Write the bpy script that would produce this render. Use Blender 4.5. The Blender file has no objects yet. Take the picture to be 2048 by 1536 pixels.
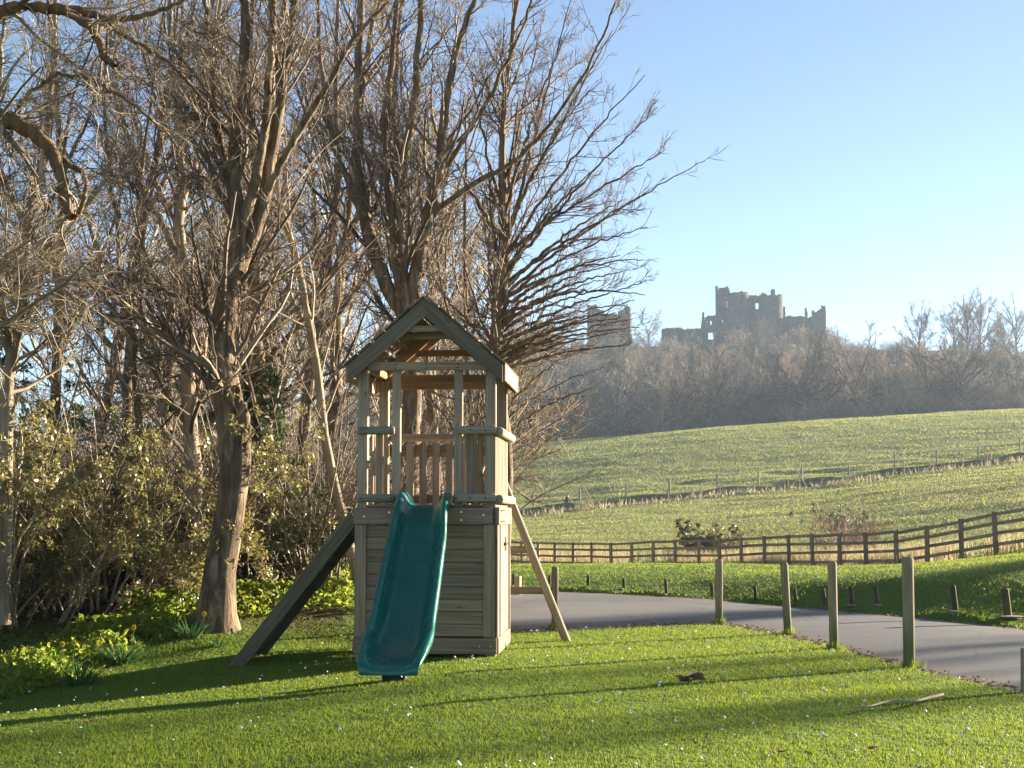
import bpy, bmesh, math, numpy as np
from mathutils import Vector, Matrix

R = math.radians
sc = bpy.context.scene
# ------------------------------------------------------------------ camera
F, CX, CY, HORIZ, EYE = 3100.0, 1024.0, 768.0, 1030.0, 1.385
PITCH = math.atan((HORIZ - CY) / F)
cam_d = bpy.data.cameras.new('camera')
cam = bpy.data.objects.new('camera', cam_d)
sc.collection.objects.link(cam)
cam.location = (0, 0, EYE)
cam.rotation_euler = (R(90) + PITCH, 0, 0)
cam_d.sensor_width = 36.0
cam_d.lens = 36.0 * F / 2048.0
cam_d.clip_start = 0.1
cam_d.clip_end = 6000
sc.camera = cam
# ------------------------------------------------------------------ sky, sun, exposure
SUN_AZ, SUN_EL = R(57.0), R(11.0)          # clockwise from the view direction (+Y), above the horizon
world = bpy.data.worlds.new('World')
sc.world = world
world.use_nodes = True
wn = world.node_tree
wn.nodes.clear()
w_out = wn.nodes.new('ShaderNodeOutputWorld')
w_bg = wn.nodes.new('ShaderNodeBackground')
w_sky = wn.nodes.new('ShaderNodeTexSky')
w_sky.sky_type = 'NISHITA'
w_sky.sun_disc = False
w_sky.sun_elevation = SUN_EL
w_sky.sun_rotation = SUN_AZ
w_sky.air_density = 0.68
w_sky.dust_density = 0.15
w_sky.ozone_density = 1.9
w_bg.inputs['Strength'].default_value = 0.05
w_hs = wn.nodes.new('ShaderNodeHueSaturation')      # desaturates and dims the whole sky colour a little
w_hs.inputs['Saturation'].default_value = 0.92
w_hs.inputs['Value'].default_value = 0.9
wn.links.new(w_sky.outputs[0], w_hs.inputs['Color'])
wn.links.new(w_hs.outputs[0], w_bg.inputs['Color'])
wn.links.new(w_bg.outputs[0], w_out.inputs['Surface'])
sun_d = bpy.data.lights.new('sun', 'SUN')
sun = bpy.data.objects.new('sun', sun_d)
sc.collection.objects.link(sun)
sun_d.energy = 5.0
sun_d.angle = R(0.55)
sun_d.color = (1.0, 0.86, 0.65)
SUNDIR = Vector((math.sin(SUN_AZ) * math.cos(SUN_EL), math.cos(SUN_AZ) * math.cos(SUN_EL), math.sin(SUN_EL)))
sun.rotation_euler = SUNDIR.to_track_quat('Z', 'Y').to_euler()
sc.view_settings.view_transform = 'Standard'
sc.view_settings.look = 'None'
sc.view_settings.gamma = 1.0
sc.view_settings.use_curve_mapping = False
sc.view_settings.exposure = 2.45
sc.render.engine = 'CYCLES'
sc.cycles.max_bounces = 6
sc.cycles.diffuse_bounces = 3
sc.cycles.transmission_bounces = 4
sc.cycles.volume_bounces = 0
sc.cycles.transparent_max_bounces = 12
sc.cycles.use_denoising = True

COL = sc.collection
rng = np.random.default_rng(7)

# ------------------------------------------------------------------ helpers
def pt(px, py, d):
    """world point on the plane Y=d seen at photo pixel (px,py)"""
    a = (px - CX) / F; b = (CY - py) / F
    cp, sp = math.cos(PITCH), math.sin(PITCH)
    fy = cp - sp * b; fz = sp + cp * b
    k = d / fy
    return np.array((a * k, d, EYE + fz * k))

def gpt(px, py, z=0.0):
    """world point at height z seen at photo pixel"""
    a = (px - CX) / F; b = (CY - py) / F
    cp, sp = math.cos(PITCH), math.sin(PITCH)
    fy = cp - sp * b; fz = sp + cp * b
    k = (z - EYE) / fz
    return np.array((a * k, fy * k, z))

def tag(o, label=None, cat=None, group=None, kind=None):
    if label: o['label'] = label
    if cat: o['category'] = cat
    if group: o['group'] = group
    if kind: o['kind'] = kind
    return o

def mesh_np(name, V, Fq, smooth=False):
    """V (n,3), Fq list of int arrays (m,3|4)"""
    me = bpy.data.meshes.new(name)
    V = np.asarray(V, dtype=np.float32)
    if not isinstance(Fq, (list, tuple)): Fq = [Fq]
    Fq = [np.asarray(f, dtype=np.int32) for f in Fq if len(f)]
    me.vertices.add(len(V)); me.vertices.foreach_set('co', V.ravel())
    idx = np.concatenate([f.ravel() for f in Fq])
    tot = np.concatenate([np.full(len(f), f.shape[1], dtype=np.int32) for f in Fq])
    st = np.concatenate(([0], np.cumsum(tot)[:-1])).astype(np.int32)
    me.loops.add(len(idx)); me.loops.foreach_set('vertex_index', idx)
    me.polygons.add(len(tot)); me.polygons.foreach_set('loop_start', st)
    if smooth: me.polygons.foreach_set('use_smooth', np.ones(len(tot), dtype=bool))
    me.update(calc_edges=True)
    return me

def obj(name, me, mat=None, parent=None, loc=None):
    o = bpy.data.objects.new(name, me)
    COL.objects.link(o)
    if mat is not None and me is not None and not me.materials: me.materials.append(mat)
    if parent is not None: o.parent = parent
    if loc is not None: o.location = loc
    return o

def empty(name, loc, rz=0.0):
    o = bpy.data.objects.new(name, None)
    COL.objects.link(o); o.location = loc; o.rotation_euler = (0, 0, rz); o.empty_display_size = .2
    return o

_boxcache = {}
def box_mesh(l, w, h, bev):
    key = (round(l, 3), round(w, 3), round(h, 3), bev)
    if key in _boxcache: return _boxcache[key]
    b = min(bev, w * .3, h * .3)
    V = []; F_ = []
    # chamfered box: 24 verts
    hx, hy, hz = l / 2, w / 2, h / 2
    bm = bmesh.new()
    bmesh.ops.create_cube(bm, size=1.0)
    for v in bm.verts: v.co = Vector((v.co.x * l, v.co.y * w, v.co.z * h))
    bmesh.ops.bevel(bm, geom=bm.edges[:], offset=b, segments=1, affect='EDGES')
    me = bpy.data.meshes.new('board')
    bm.to_mesh(me); bm.free()
    _boxcache[key] = me
    return me

def frame(p0, p1, up):
    p0 = Vector(p0); p1 = Vector(p1)
    x = (p1 - p0).normalized(); up = Vector(up)
    y = up.cross(x)
    if y.length < 1e-5: y = Vector((0, 1, 0)).cross(x)
    y.normalize(); z = x.cross(y)
    m = Matrix((x, y, z)).transposed().to_4x4()
    m.translation = (p0 + p1) / 2
    return m, (p1 - p0).length

def beam(name, p0, p1, w, h, mat, parent=None, up=(0, 0, 1), bev=.006):
    """box from p0 to p1; w across, h along 'up'; local X is the grain"""
    m, l = frame(p0, p1, up)
    me = box_mesh(l, w, h, bev)
    if mat.name not in me.materials and len(me.materials) == 0: me.materials.append(mat)
    elif me.materials[0] != mat:
        me = me.copy(); me.materials.clear(); me.materials.append(mat)
    o = bpy.data.objects.new(name, me); COL.objects.link(o)
    if parent is not None: o.parent = parent
    o.matrix_local = m
    return o

def log(name, p0, p1, r, mat, parent=None, sides=14, wob=0.0, r1=None, seed=0):
    """round timber with chamfered ends, local X the grain"""
    m, l = frame(p0, p1, (0.01, .02, 1))
    r1 = r if r1 is None else r1
    rg = np.random.default_rng(seed)
    xs = [-l/2, -l/2 + .004, -l/2 + min(.018, r*.4)] + list(np.linspace(-l/2, l/2, 9)[1:-1]) + [l/2 - min(.018, r*.4), l/2 - .004, l/2]
    fr = [.001, .78, 1.0] + [1.0] * 7 + [1.0, .78, .001]
    V = []; ang = np.linspace(0, 2 * np.pi, sides, endpoint=False)
    lump = 1 + wob * rg.normal(size=sides)
    for i, (x, f) in enumerate(zip(xs, fr)):
        rr = (r + (r1 - r) * (x + l/2) / l) * f * (1 + wob * .4 * rg.normal())
        V.append(np.stack([np.full(sides, x), rr * lump * np.cos(ang), rr * lump * np.sin(ang)], 1))
    V = np.concatenate(V); n = len(xs)
    i = np.arange(n - 1)[:, None] * sides; j = np.arange(sides)[None, :]
    Fq = np.stack([i + j, i + sides + j, i + sides + (j + 1) % sides, i + (j + 1) % sides], -1)[:, :, ::-1].reshape(-1, 4)
    me = mesh_np('log', V, Fq, smooth=True)
    me.materials.append(mat)
    o = bpy.data.objects.new(name, me); COL.objects.link(o)
    if parent is not None: o.parent = parent
    o.matrix_local = m
    return o

# ------------------------------------------------------------------ materials
class NT:
    def __init__(s, name):
        s.m = bpy.data.materials.new(name); s.m.use_nodes = True
        s.t = s.m.node_tree; s.t.nodes.clear()
        s.out = s.n('ShaderNodeOutputMaterial')
    def n(s, t, **k):
        nd = s.t.nodes.new(t)
        for a, b in k.items(): setattr(nd, a, b)
        return nd
    def l(s, a, b): s.t.links.new(a, b)
    def co(s, which='Object'):
        return s.n('ShaderNodeTexCoord').outputs[which]
    def mapv(s, v, scale=(1, 1, 1), loc=(0, 0, 0)):
        m = s.n('ShaderNodeMapping'); m.inputs['Scale'].default_value = scale; m.inputs['Location'].default_value = loc
        s.l(v, m.inputs['Vector']); return m.outputs[0]
    def noise(s, v, scale, detail=4, rough=.55, dist=0.0, out=0):
        k = s.n('ShaderNodeTexNoise'); k.inputs['Scale'].default_value = scale; k.inputs['Detail'].default_value = detail
        k.inputs['Roughness'].default_value = rough; k.inputs['Distortion'].default_value = dist
        if v is not None: s.l(v, k.inputs['Vector'])
        return k.outputs[out]
    def ramp(s, f, stops):
        k = s.n('ShaderNodeValToRGB'); e = k.color_ramp.elements
        while len(e) < len(stops): e.new(.5)
        for el, (p, c) in zip(e, stops):
            el.position = p; el.color = (*c, 1) if len(c) == 3 else c
        s.l(f, k.inputs[0]); return k.outputs[0]
    def mix(s, f, a, b, blend='MIX'):
        k = s.n('ShaderNodeMix', data_type='RGBA', blend_type=blend)
        for val, sock in ((f, k.inputs[0]), (a, k.inputs[6]), (b, k.inputs[7])):
            if hasattr(val, 'is_output'): s.l(val, sock)
            elif isinstance(val, (tuple, list)): sock.default_value = (*val, 1)
            else: sock.default_value = val
        return k.outputs[2]
    def math(s, op, a, b=0.0, c=0.0):
        k = s.n('ShaderNodeMath', operation=op)
        for val, sock in zip((a, b, c), k.inputs):
            if hasattr(val, 'is_output'): s.l(val, sock)
            else: sock.default_value = val
        return k.outputs[0]
    def rand(s): return s.n('ShaderNodeObjectInfo').outputs['Random']
    def island(s): return s.n('ShaderNodeNewGeometry').outputs['Random Per Island']
    def attr(s, name):
        k = s.n('ShaderNodeAttribute', attribute_name=name); return k.outputs['Fac']
    def bump(s, h, strength=.3, dist=.02):
        k = s.n('ShaderNodeBump'); k.inputs['Strength'].default_value = strength; k.inputs['Distance'].default_value = dist
        s.l(h, k.inputs['Height']); return k.outputs[0]
    def pbr(s, col, rough=.8, normal=None, spec=.3, **k):
        p = s.n('ShaderNodeBsdfPrincipled')
        for val, nm in ((col, 'Base Color'), (rough, 'Roughness')):
            if hasattr(val, 'is_output'): s.l(val, p.inputs[nm])
            else: p.inputs[nm].default_value = (*val, 1) if isinstance(val, (tuple, list)) else val
        p.inputs['Specular IOR Level'].default_value = spec
        if normal is not None: s.l(normal, p.inputs['Normal'])
        for a, b in k.items(): p.inputs[a].default_value = b
        return p.outputs[0]
    def done(s, sh):
        s.l(sh, s.out.inputs['Surface']); return s.m

def leafy(name, stops, trans=.5, rough=.5, spec=.3, scale=.6, tcol=None):
    """foliage: colour by blade and by patch, with light coming through"""
    m = NT(name)
    f = m.math('ADD', m.math('MULTIPLY', m.island(), .45), m.math('MULTIPLY', m.noise(m.co('Object'), scale, 4, .65), .65))
    c = m.ramp(f, stops)
    a = m.pbr(c, rough, spec=spec)
    t = m.n('ShaderNodeBsdfTranslucent')
    if tcol: m.l(m.mix(.5, c, tcol), t.inputs['Color'])
    else: m.l(c, t.inputs['Color'])
    mx = m.n('ShaderNodeMixShader'); mx.inputs[0].default_value = trans
    m.l(a, mx.inputs[1]); m.l(t.outputs[0], mx.inputs[2])
    return m.done(mx.outputs[0])

def wood_mat(name, c_dark, c_mid, c_light, green=0.25, rough=.85, groove=.5, algae=None):
    m = NT(name)
    r = m.rand()
    v = m.n('ShaderNodeVectorMath', operation='ADD'); m.l(m.co('Object'), v.inputs[0])
    cx = m.n('ShaderNodeCombineXYZ'); m.l(m.math('MULTIPLY', r, 37.0), cx.inputs[0]); m.l(m.math('MULTIPLY', r, 11.0), cx.inputs[1])
    m.l(cx.outputs[0], v.inputs[1])
    g = m.noise(m.mapv(v.outputs[0], (1.6, 42, 42)), 1.0, 5, .6, .4)
    big = m.noise(m.mapv(v.outputs[0], (1.3, 4, 4)), 1.0, 3)
    c = m.ramp(g, [(.25, c_dark), (.5, c_mid), (.75, c_light)])
    tone = m.ramp(m.math('ADD', m.math('MULTIPLY', r, .6), m.math('MULTIPLY', big, .5)), [(.15, (.62, .62, .62)), (.9, (1.25, 1.2, 1.12))])
    c = m.mix(1.0, c, tone, 'MULTIPLY')
    gr = m.ramp(m.noise(m.mapv(v.outputs[0], (2.2, 3.5, 3.5)), 1.0, 4), [(.5, (0, 0, 0)), (.72, (1, 1, 1))])
    c = m.mix(m.math('MULTIPLY', gr, green), c, (.085, .11, .035))
    if algae:   # green growth creeping up from the damp foot
        sx_ = m.n('ShaderNodeSeparateXYZ'); m.l(m.co('Object'), sx_.inputs[0])
        hgt = m.math('ADD', sx_.outputs[0], m.math('MULTIPLY', m.noise(m.mapv(v.outputs[0], (4, 9, 9)), 1.0, 5, .7), .55))
        c = m.mix(m.math('MULTIPLY', m.ramp(hgt, [(.0, (1, 1, 1)), (.30, (0, 0, 0))]), algae), c, (.095, .12, .03))
    vk = m.n('ShaderNodeTexVoronoi'); vk.inputs['Scale'].default_value = 1.0
    m.l(m.mapv(v.outputs[0], (3.2, 8, 8)), vk.inputs['Vector'])
    knot = m.ramp(vk.outputs['Distance'], [(.05, (1, 1, 1)), (.16, (0, 0, 0))])
    c = m.mix(m.math('MULTIPLY', knot, .6), c, (.07, .045, .025))
    return m.done(m.pbr(c, rough, m.bump(g, groove, .004), spec=.2))

M = {}
M['timber'] = wood_mat('weathered_timber', (.20, .155, .11), (.34, .27, .20), (.46, .375, .285), .04)
M['timber_grey'] = wood_mat('grey_boarding', (.17, .115, .077), (.29, .205, .143), (.40, .298, .215), .02)
M['timber_warm'] = wood_mat('inner_timber', (.17, .11, .06), (.28, .185, .105), (.38, .26, .155), .1)
M['log'] = wood_mat('treated_log', (.17, .148, .11), (.28, .245, .19), (.38, .338, .27), .25)

M['bollard'] = wood_mat('bollard_timber', (.15, .125, .075), (.28, .235, .15), (.40, .34, .235), .25, algae=.8)
M['mossy'] = wood_mat('mossy_plank', (.085, .07, .042), (.16, .13, .085), (.24, .20, .135), .6)
M['fence'] = wood_mat('fence_timber', (.17, .125, .09), (.30, .23, .17), (.42, .335, .255), .08)
M['stump'] = wood_mat('stump_timber', (.045, .045, .025), (.09, .08, .045), (.15, .13, .08), .6)
M['barge'] = wood_mat('barge_board_timber', (.12, .09, .062), (.20, .155, .11), (.29, .23, .17), .15)
M['stake'] = wood_mat('pale_stake', (.25, .2, .13), (.4, .33, .22), (.5, .43, .3), .1)

def bark(name, dark, mid, light, moss=.3, vs=7.0):
    m = NT(name)
    v = m.co('Object')
    n = m.noise(m.mapv(v, (vs, vs, vs * .2)), 1.6, 7, .68, .6)
    n2 = m.noise(v, 2.2, 3)
    c = m.ramp(n, [(.28, dark), (.5, mid), (.72, light)])
    c = m.mix(m.math('MULTIPLY', m.ramp(n2, [(.5, (0, 0, 0)), (.68, (1, 1, 1))]), moss), c, (.10, .105, .04))
    return m.done(m.pbr(c, .9, m.bump(n, 1.0, .06), spec=.15))
M['bark'] = bark('sycamore_bark', (.05, .035, .023), (.17, .12, .078), (.44, .335, .23), .22)
M['bark_pale'] = bark('pale_bark', (.16, .125, .09), (.33, .265, .185), (.50, .42, .31), .25)
M['bark_dark'] = bark('dark_bark', (.06, .046, .032), (.16, .125, .085), (.32, .255, .18), .25)
M['bark_orange'] = bark('orange_bark', (.07, .045, .025), (.18, .115, .06), (.30, .20, .11), .3)

def twig_mat(name, a, b, c_, vary=False):
    m = NT(name)
    f = m.math('ADD', m.math('MULTIPLY', m.island(), .7), m.math('MULTIPLY', m.noise(m.co('Object'), .8, 2), .4))
    c = m.ramp(f, [(.15, a), (.5, b), (.9, c_)])
    if vary: c = m.mix(1.0, c, m.ramp(m.rand(), [(.0, (.42, .42, .40)), (.35, (.9, .86, .80)), (.7, (1.25, 1.08, .92)), (1.0, (1.8, 1.6, 1.35))]), 'MULTIPLY')
    return m.done(m.pbr(c, .75, spec=.25))
M['twig'] = twig_mat('bare_twigs', (.06, .044, .033), (.15, .11, .08), (.32, .25, .18))
M['twig_pale'] = twig_mat('pale_twigs', (.11, .085, .058), (.25, .195, .135), (.44, .36, .255))
M['twig_far'] = twig_mat('woodland_twigs', (.08, .066, .056), (.16, .134, .113), (.28, .24, .20), True)
M['twig_red'] = twig_mat('reddish_twigs', (.12, .06, .045), (.23, .12, .085), (.33, .21, .15))

M['grass'] = leafy('lawn_grass', [(.15, (.062, .128, .012)), (.5, (.125, .21, .018)), (.85, (.23, .285, .034))], .52, .55, .25, .7, (.29, .32, .02))
M['field_grass'] = leafy('field_grass', [(.15, (.16, .185, .052)), (.5, (.215, .232, .068)), (.85, (.275, .28, .095))], .58, .7, .15, .12)
M['verge_grass'] = leafy('verge_grass', [(.15, (.08, .14, .016)), (.5, (.15, .21, .025)), (.85, (.26, .27, .045))], .55, .6, .2, .3)
M['dry_grass'] = leafy('dry_grass', [(.15, (.22, .18, .09)), (.5, (.36, .30, .16)), (.85, (.50, .43, .26))], .4, .7, .15, .5)
M['cover'] = leafy('ground_cover_leaves', [(.15, (.10, .18, .02)), (.5, (.22, .30, .035)), (.85, (.38, .39, .06))], .6, .5, .3, 1.2)
M['litter_leaf'] = leafy('leaf_litter', [(.15, (.05, .035, .018)), (.5, (.12, .08, .04)), (.85, (.22, .16, .085))], .2, .7, .2, 1.5)
M['daff'] = leafy('daffodil_leaves', [(.15, (.03, .085, .03)), (.5, (.06, .14, .045)), (.85, (.11, .20, .06))], .4, .4, .4, 2.0)
M['gloss'] = leafy('glossy_leaves', [(.15, (.08, .082, .022)), (.5, (.20, .18, .05)), (.85, (.36, .31, .11))], .45, .38, .9, 1.5)
M['ivy'] = leafy('ivy_leaves', [(.15, (.015, .035, .01)), (.5, (.03, .06, .014)), (.85, (.06, .095, .025))], .25, .35, .5, 2.0)
M['evergreen'] = leafy('evergreen_leaves', [(.15, (.03, .045, .015)), (.5, (.06, .08, .025)), (.85, (.12, .13, .05))], .3, .45, .35, 1.0)

def flat(name, c, rough=.6, spec=.3, **k):
    m = NT(name); return m.done(m.pbr(c, rough, spec=spec, **k))
M['daisy'] = flat('daisy_petals', (.8, .8, .78), .7)
M['yellow'] = flat('daffodil_petals', (.75, .55, .03), .6)
M['steel'] = flat('galvanised_steel', (.55, .56, .57), .35, Metallic=.9)
M['rust'] = flat('rusty_iron', (.09, .045, .03), .8)
M['hole'] = flat('dark_screw', (.03, .027, .022), .8)

# slide plastic with faint scuffs
m = NT('green_plastic'); v = m.co('Object')
n = m.noise(m.mapv(v, (1, 1, 1)), 3.0, 4)
sc_n = m.noise(m.mapv(v, (60, 4, 20)), 1.0, 5, .7)
c = m.ramp(n, [(.3, (.003, .105, .078)), (.7, (.005, .135, .098))])
c = m.mix(m.math('MULTIPLY', m.ramp(sc_n, [(.54, (0, 0, 0)), (.70, (1, 1, 1))]), .34), c, (.10, .20, .18))
rg_ = m.ramp(m.noise(v, 7, 4), [(.3, (.18,) * 3), (.7, (.34,) * 3)])
M['plastic'] = m.done(m.pbr(c, rg_, spec=.5))
# asphalt
m = NT('asphalt'); v = m.co('Object')
n1 = m.noise(v, 55, 3, .7); n2 = m.noise(v, .35, 4, .6, .5); n3 = m.noise(v, 3.0, 5, .6)
c = m.mix(m.noise(v, 1.1, 5, .7), m.ramp(n1, [(.3, (.046, .048, .052)), (.7, (.115, .118, .124))]), m.ramp(n1, [(.3, (.075, .077, .08)), (.7, (.17, .172, .175))]))
cr = m.n('ShaderNodeTexVoronoi', feature='DISTANCE_TO_EDGE'); cr.inputs['Scale'].default_value = .7
m.l(m.mapv(m.mix(.12, v, m.noise(v, 1.5, 3, out=1)), (1, 1, 1)), cr.inputs['Vector'])
c = m.mix(m.math('MULTIPLY', m.ramp(cr.outputs['Distance'], [(.0, (1, 1, 1)), (.012, (0, 0, 0))]), .6), c, (.03, .03, .03))
c = m.mix(m.ramp(n2, [(.45, (0, 0, 0)), (.66, (1, 1, 1))]), c, m.mix(n1, (.11, .105, .10), (.21, .20, .188)))
sp = m.ramp(m.noise(v, 9, 2, .5), [(.68, (0, 0, 0)), (.74, (1, 1, 1))])
c = m.mix(m.math('MULTIPLY', sp, .45), c, (.26, .22, .17))
ed = m.attr('edge')
c = m.mix(m.math('MULTIPLY', ed, m.ramp(n3, [(.35, (.15,) * 3), (.6, (1, 1, 1))])), c, m.mix(n1, (.10, .075, .045), (.20, .15, .10)))
M['asphalt'] = m.done(m.pbr(c, .82, m.bump(n1, .5, .008), spec=.3))
# castle stone
m = NT('castle_stone'); v = m.co('Object')
n1 = m.noise(v, .35, 5, .65); n2 = m.noise(v, 1.6, 4, .7)
c = m.ramp(n1, [(.3, (.045, .044, .042)), (.5, (.085, .082, .075)), (.7, (.165, .153, .13))])
c = m.mix(.5, c, m.ramp(n2, [(.3, (.045, .045, .043)), (.7, (.19, .178, .155))]))
M['stone'] = m.done(m.pbr(c, .95, m.bump(n2, .9, .3), spec=.1))
m = NT('flat_stone'); v = m.co('Object')
c = m.ramp(m.noise(v, 14, 5, .65), [(.3, (.13, .12, .10)), (.7, (.30, .27, .22))])
M['slab'] = m.done(m.pbr(c, .9, spec=.2))
m = NT('grey_cabinet'); v = m.co('Object')
c = m.ramp(m.noise(v, 6, 4), [(.3, (.20, .21, .20)), (.7, (.28, .285, .275))])
M['cabinet'] = m.done(m.pbr(c, .7, spec=.3))

# ground: lawn, pasture, ditch earth and woodland floor by place
m = NT('ground_cover'); v = m.co('Object')
gn = m.noise(v, 26, 4, .65); gm = m.noise(v, .55, 4, .6); gs = m.noise(m.mapv(v, (.18, .5, .5)), 1.0, 5, .65)
lawn = m.mix(gm, m.ramp(gn, [(.3, (.045, .10, .012)), (.7, (.10, .18, .02))]), m.ramp(gn, [(.3, (.06, .11, .014)), (.7, (.14, .20, .026))]))
fld = m.mix(m.ramp(gs, [(.35, (0, 0, 0)), (.65, (1, 1, 1))]), (.15, .175, .055), (.22, .225, .085))
fld = m.mix(.35, fld, m.ramp(m.noise(v, 1.7, 4, .7), [(.3, (.11, .13, .045)), (.7, (.25, .24, .10))]))
fld = m.mix(1.0, fld, m.ramp(m.noise(v, .035, 4, .6), [(.3, (.78, .88, .8)), (.7, (1.2, 1.1, 1.05))]), 'MULTIPLY')
c = m.mix(m.attr('field'), lawn, fld)
lit = m.ramp(m.noise(v, 5, 5, .7), [(.3, (.035, .027, .014)), (.55, (.075, .06, .03)), (.75, (.13, .10, .055))])
c = m.mix(m.attr('litter'), c, lit)
dirt = m.ramp(m.noise(v, .9, 5, .7), [(.3, (.07, .058, .036)), (.7, (.19, .15, .095))])
c = m.mix(m.attr('ditch'), c, dirt)
M['ground'] = m.done(m.pbr(c, .95, m.bump(m.noise(v, 1.3, 6, .7), .9, .25), spec=.1))

# ------------------------------------------------------------------ terrain
COLS = {
 -900: [(-80, 0), (0, 0), (14, 0), (15.2, .08), (17.5, .40), (22, .5), (40, .5), (100, 1.0), (300, 5), (600, 9), (1000, 10)],
 420:  [(-80, 0), (0, 0), (14.9, 0), (17.5, .24), (20, .45), (40, .6), (100, 1.0), (300, 6), (600, 12), (1000, 12)],
 700:  [(-80, 0), (0, 0), (16.9, 0), (18.8, .35), (22, .7), (40, .7), (100, .5), (262, 10), (330, 11), (430, 20), (600, 33), (1000, 30)],
 900:  [(-80, 0), (0, 0), (20, 0), (30, 0), (34, .1), (73, -1.1), (120, .1), (165, 1.2), (262, 12.5), (290, 12.7), (330, 12), (430, 30), (560, 54), (640, 55), (1000, 46)],
 1060: [(-80, 0), (0, 0), (20, 0), (29.2, 0), (31.5, .15), (34, .2), (74, -1.14), (90, -.55), (120, .15), (167, 1.45), (262, 13.9), (288, 14.1), (330, 13.4), (430, 33), (560, 60), (640, 61), (1000, 50)],
 1240: [(-80, 0), (0, 0), (20, 0), (27.7, 0), (30, .2), (33, .25), (72, -1.1), (90, -.55), (120, .45), (170, 2.7), (262, 15.0), (288, 15.3), (330, 14.4), (430, 34), (560, 61.5), (640, 62), (1000, 50)],
 1430: [(-80, 0), (0, 0), (20, 0), (26, 0), (28.5, .28), (32, .3), (63.5, -.85), (85, -.5), (120, .8), (172, 3.55), (262, 16.5), (288, 16.8), (330, 16), (430, 35), (560, 61.5), (640, 62), (1000, 50)],
 1640: [(-80, 0), (0, 0), (18, 0), (23.3, 0), (26, .34), (30, .32), (54, -.55), (75, -.2), (120, 1.6), (176, 4.9), (262, 17.6), (288, 18), (330, 17), (430, 36), (560, 61.5), (640, 62), (1000, 50)],
 1800: [(-80, 0), (0, 0), (16, 0), (21.8, 0), (24.5, .45), (29, .42), (50.5, -.35), (70, .05), (120, 2.6), (178, 6.0), (262, 18.4), (288, 18.8), (330, 18), (430, 36), (540, 58), (640, 60), (1000, 50)],
 2048: [(-80, 0), (0, 0), (14, 0), (19.2, 0), (22, .42), (26, .64), (44.5, .38), (60, .5), (120, 4.0), (182, 8.0), (262, 19.4), (288, 19.9), (330, 19), (430, 36), (530, 55), (640, 57), (1000, 50)],
 2600: [(-80, 0), (0, 0), (10, 0), (16.5, 0), (20, .6), (26, .8), (42, .8), (60, 1.0), (120, 6.0), (182, 11.0), (262, 21.5), (288, 22), (330, 22), (430, 36), (530, 52), (640, 54), (1000, 48)],
 3600: [(-80, 0), (0, 0), (9, 0), (14, 0), (18, .6), (26, .8), (42, 1.2), (60, 1.6), (120, 7.0), (182, 13.0), (262, 22), (288, 22.5), (330, 23), (430, 34), (530, 48), (640, 50), (1000, 45)],
}
def rd(d):
    """stretches the far hillside back, so its gentler slope catches the sun"""
    return float(np.interp(d, [0, 172, 262, 288, 330, 430, 560, 640, 1000, 1100], [0, 172, 340, 364, 398, 495, 640, 722, 1090, 1200]))
for _k in COLS:
    COLS[_k] = [(d, z) if d <= 190 else (rd(d), EYE + (z - EYE) * rd(d) / d - (1.1 if 250 < d < 340 else 0)) for d, z in COLS[_k]]
def pchip(xk, yk, x):
    xk = np.array(xk, float); yk = np.array(yk, float)
    h = np.diff(xk); dl = np.diff(yk) / h
    mm = np.zeros(len(xk)); mm[0] = dl[0]; mm[-1] = dl[-1]
    for i in range(1, len(xk) - 1):
        if dl[i-1] * dl[i] > 0:
            w1 = 2*h[i] + h[i-1]; w2 = h[i] + 2*h[i-1]
            mm[i] = (w1 + w2) / (w1 / dl[i-1] + w2 / dl[i])
    x = np.clip(x, xk[0], xk[-1])
    i = np.clip(np.searchsorted(xk, x) - 1, 0, len(h) - 1)
    t = (x - xk[i]) / h[i]
    return ((2*t**3 - 3*t**2 + 1) * yk[i] + (t**3 - 2*t**2 + t) * h[i] * mm[i] + (-2*t**3 + 3*t**2) * yk[i+1] + (t**3 - t**2) * h[i] * mm[i+1])
_ks = sorted(COLS)
def sstep(a, b, x):
    t = np.clip((x - a) / (b - a), 0, 1); return t * t * (3 - 2 * t)
def vnoise(x, y, seed=0):
    """cheap smooth value noise"""
    xi = np.floor(x).astype(np.int64); yi = np.floor(y).astype(np.int64)
    def hsh(a, b):
        n = (a * 374761393 + b * 668265263 + seed * 69069) & 0xffffffff
        n = ((n ^ (n >> 13)) * 1274126177) & 0xffffffff
        return ((n ^ (n >> 16)) & 0xffff) / 65535.0
    fx = x - xi; fy = y - yi
    fx = fx*fx*(3-2*fx); fy = fy*fy*(3-2*fy)
    return (hsh(xi, yi)*(1-fx) + hsh(xi+1, yi)*fx)*(1-fy) + (hsh(xi, yi+1)*(1-fx) + hsh(xi+1, yi+1)*fx)*fy - .5

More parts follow.
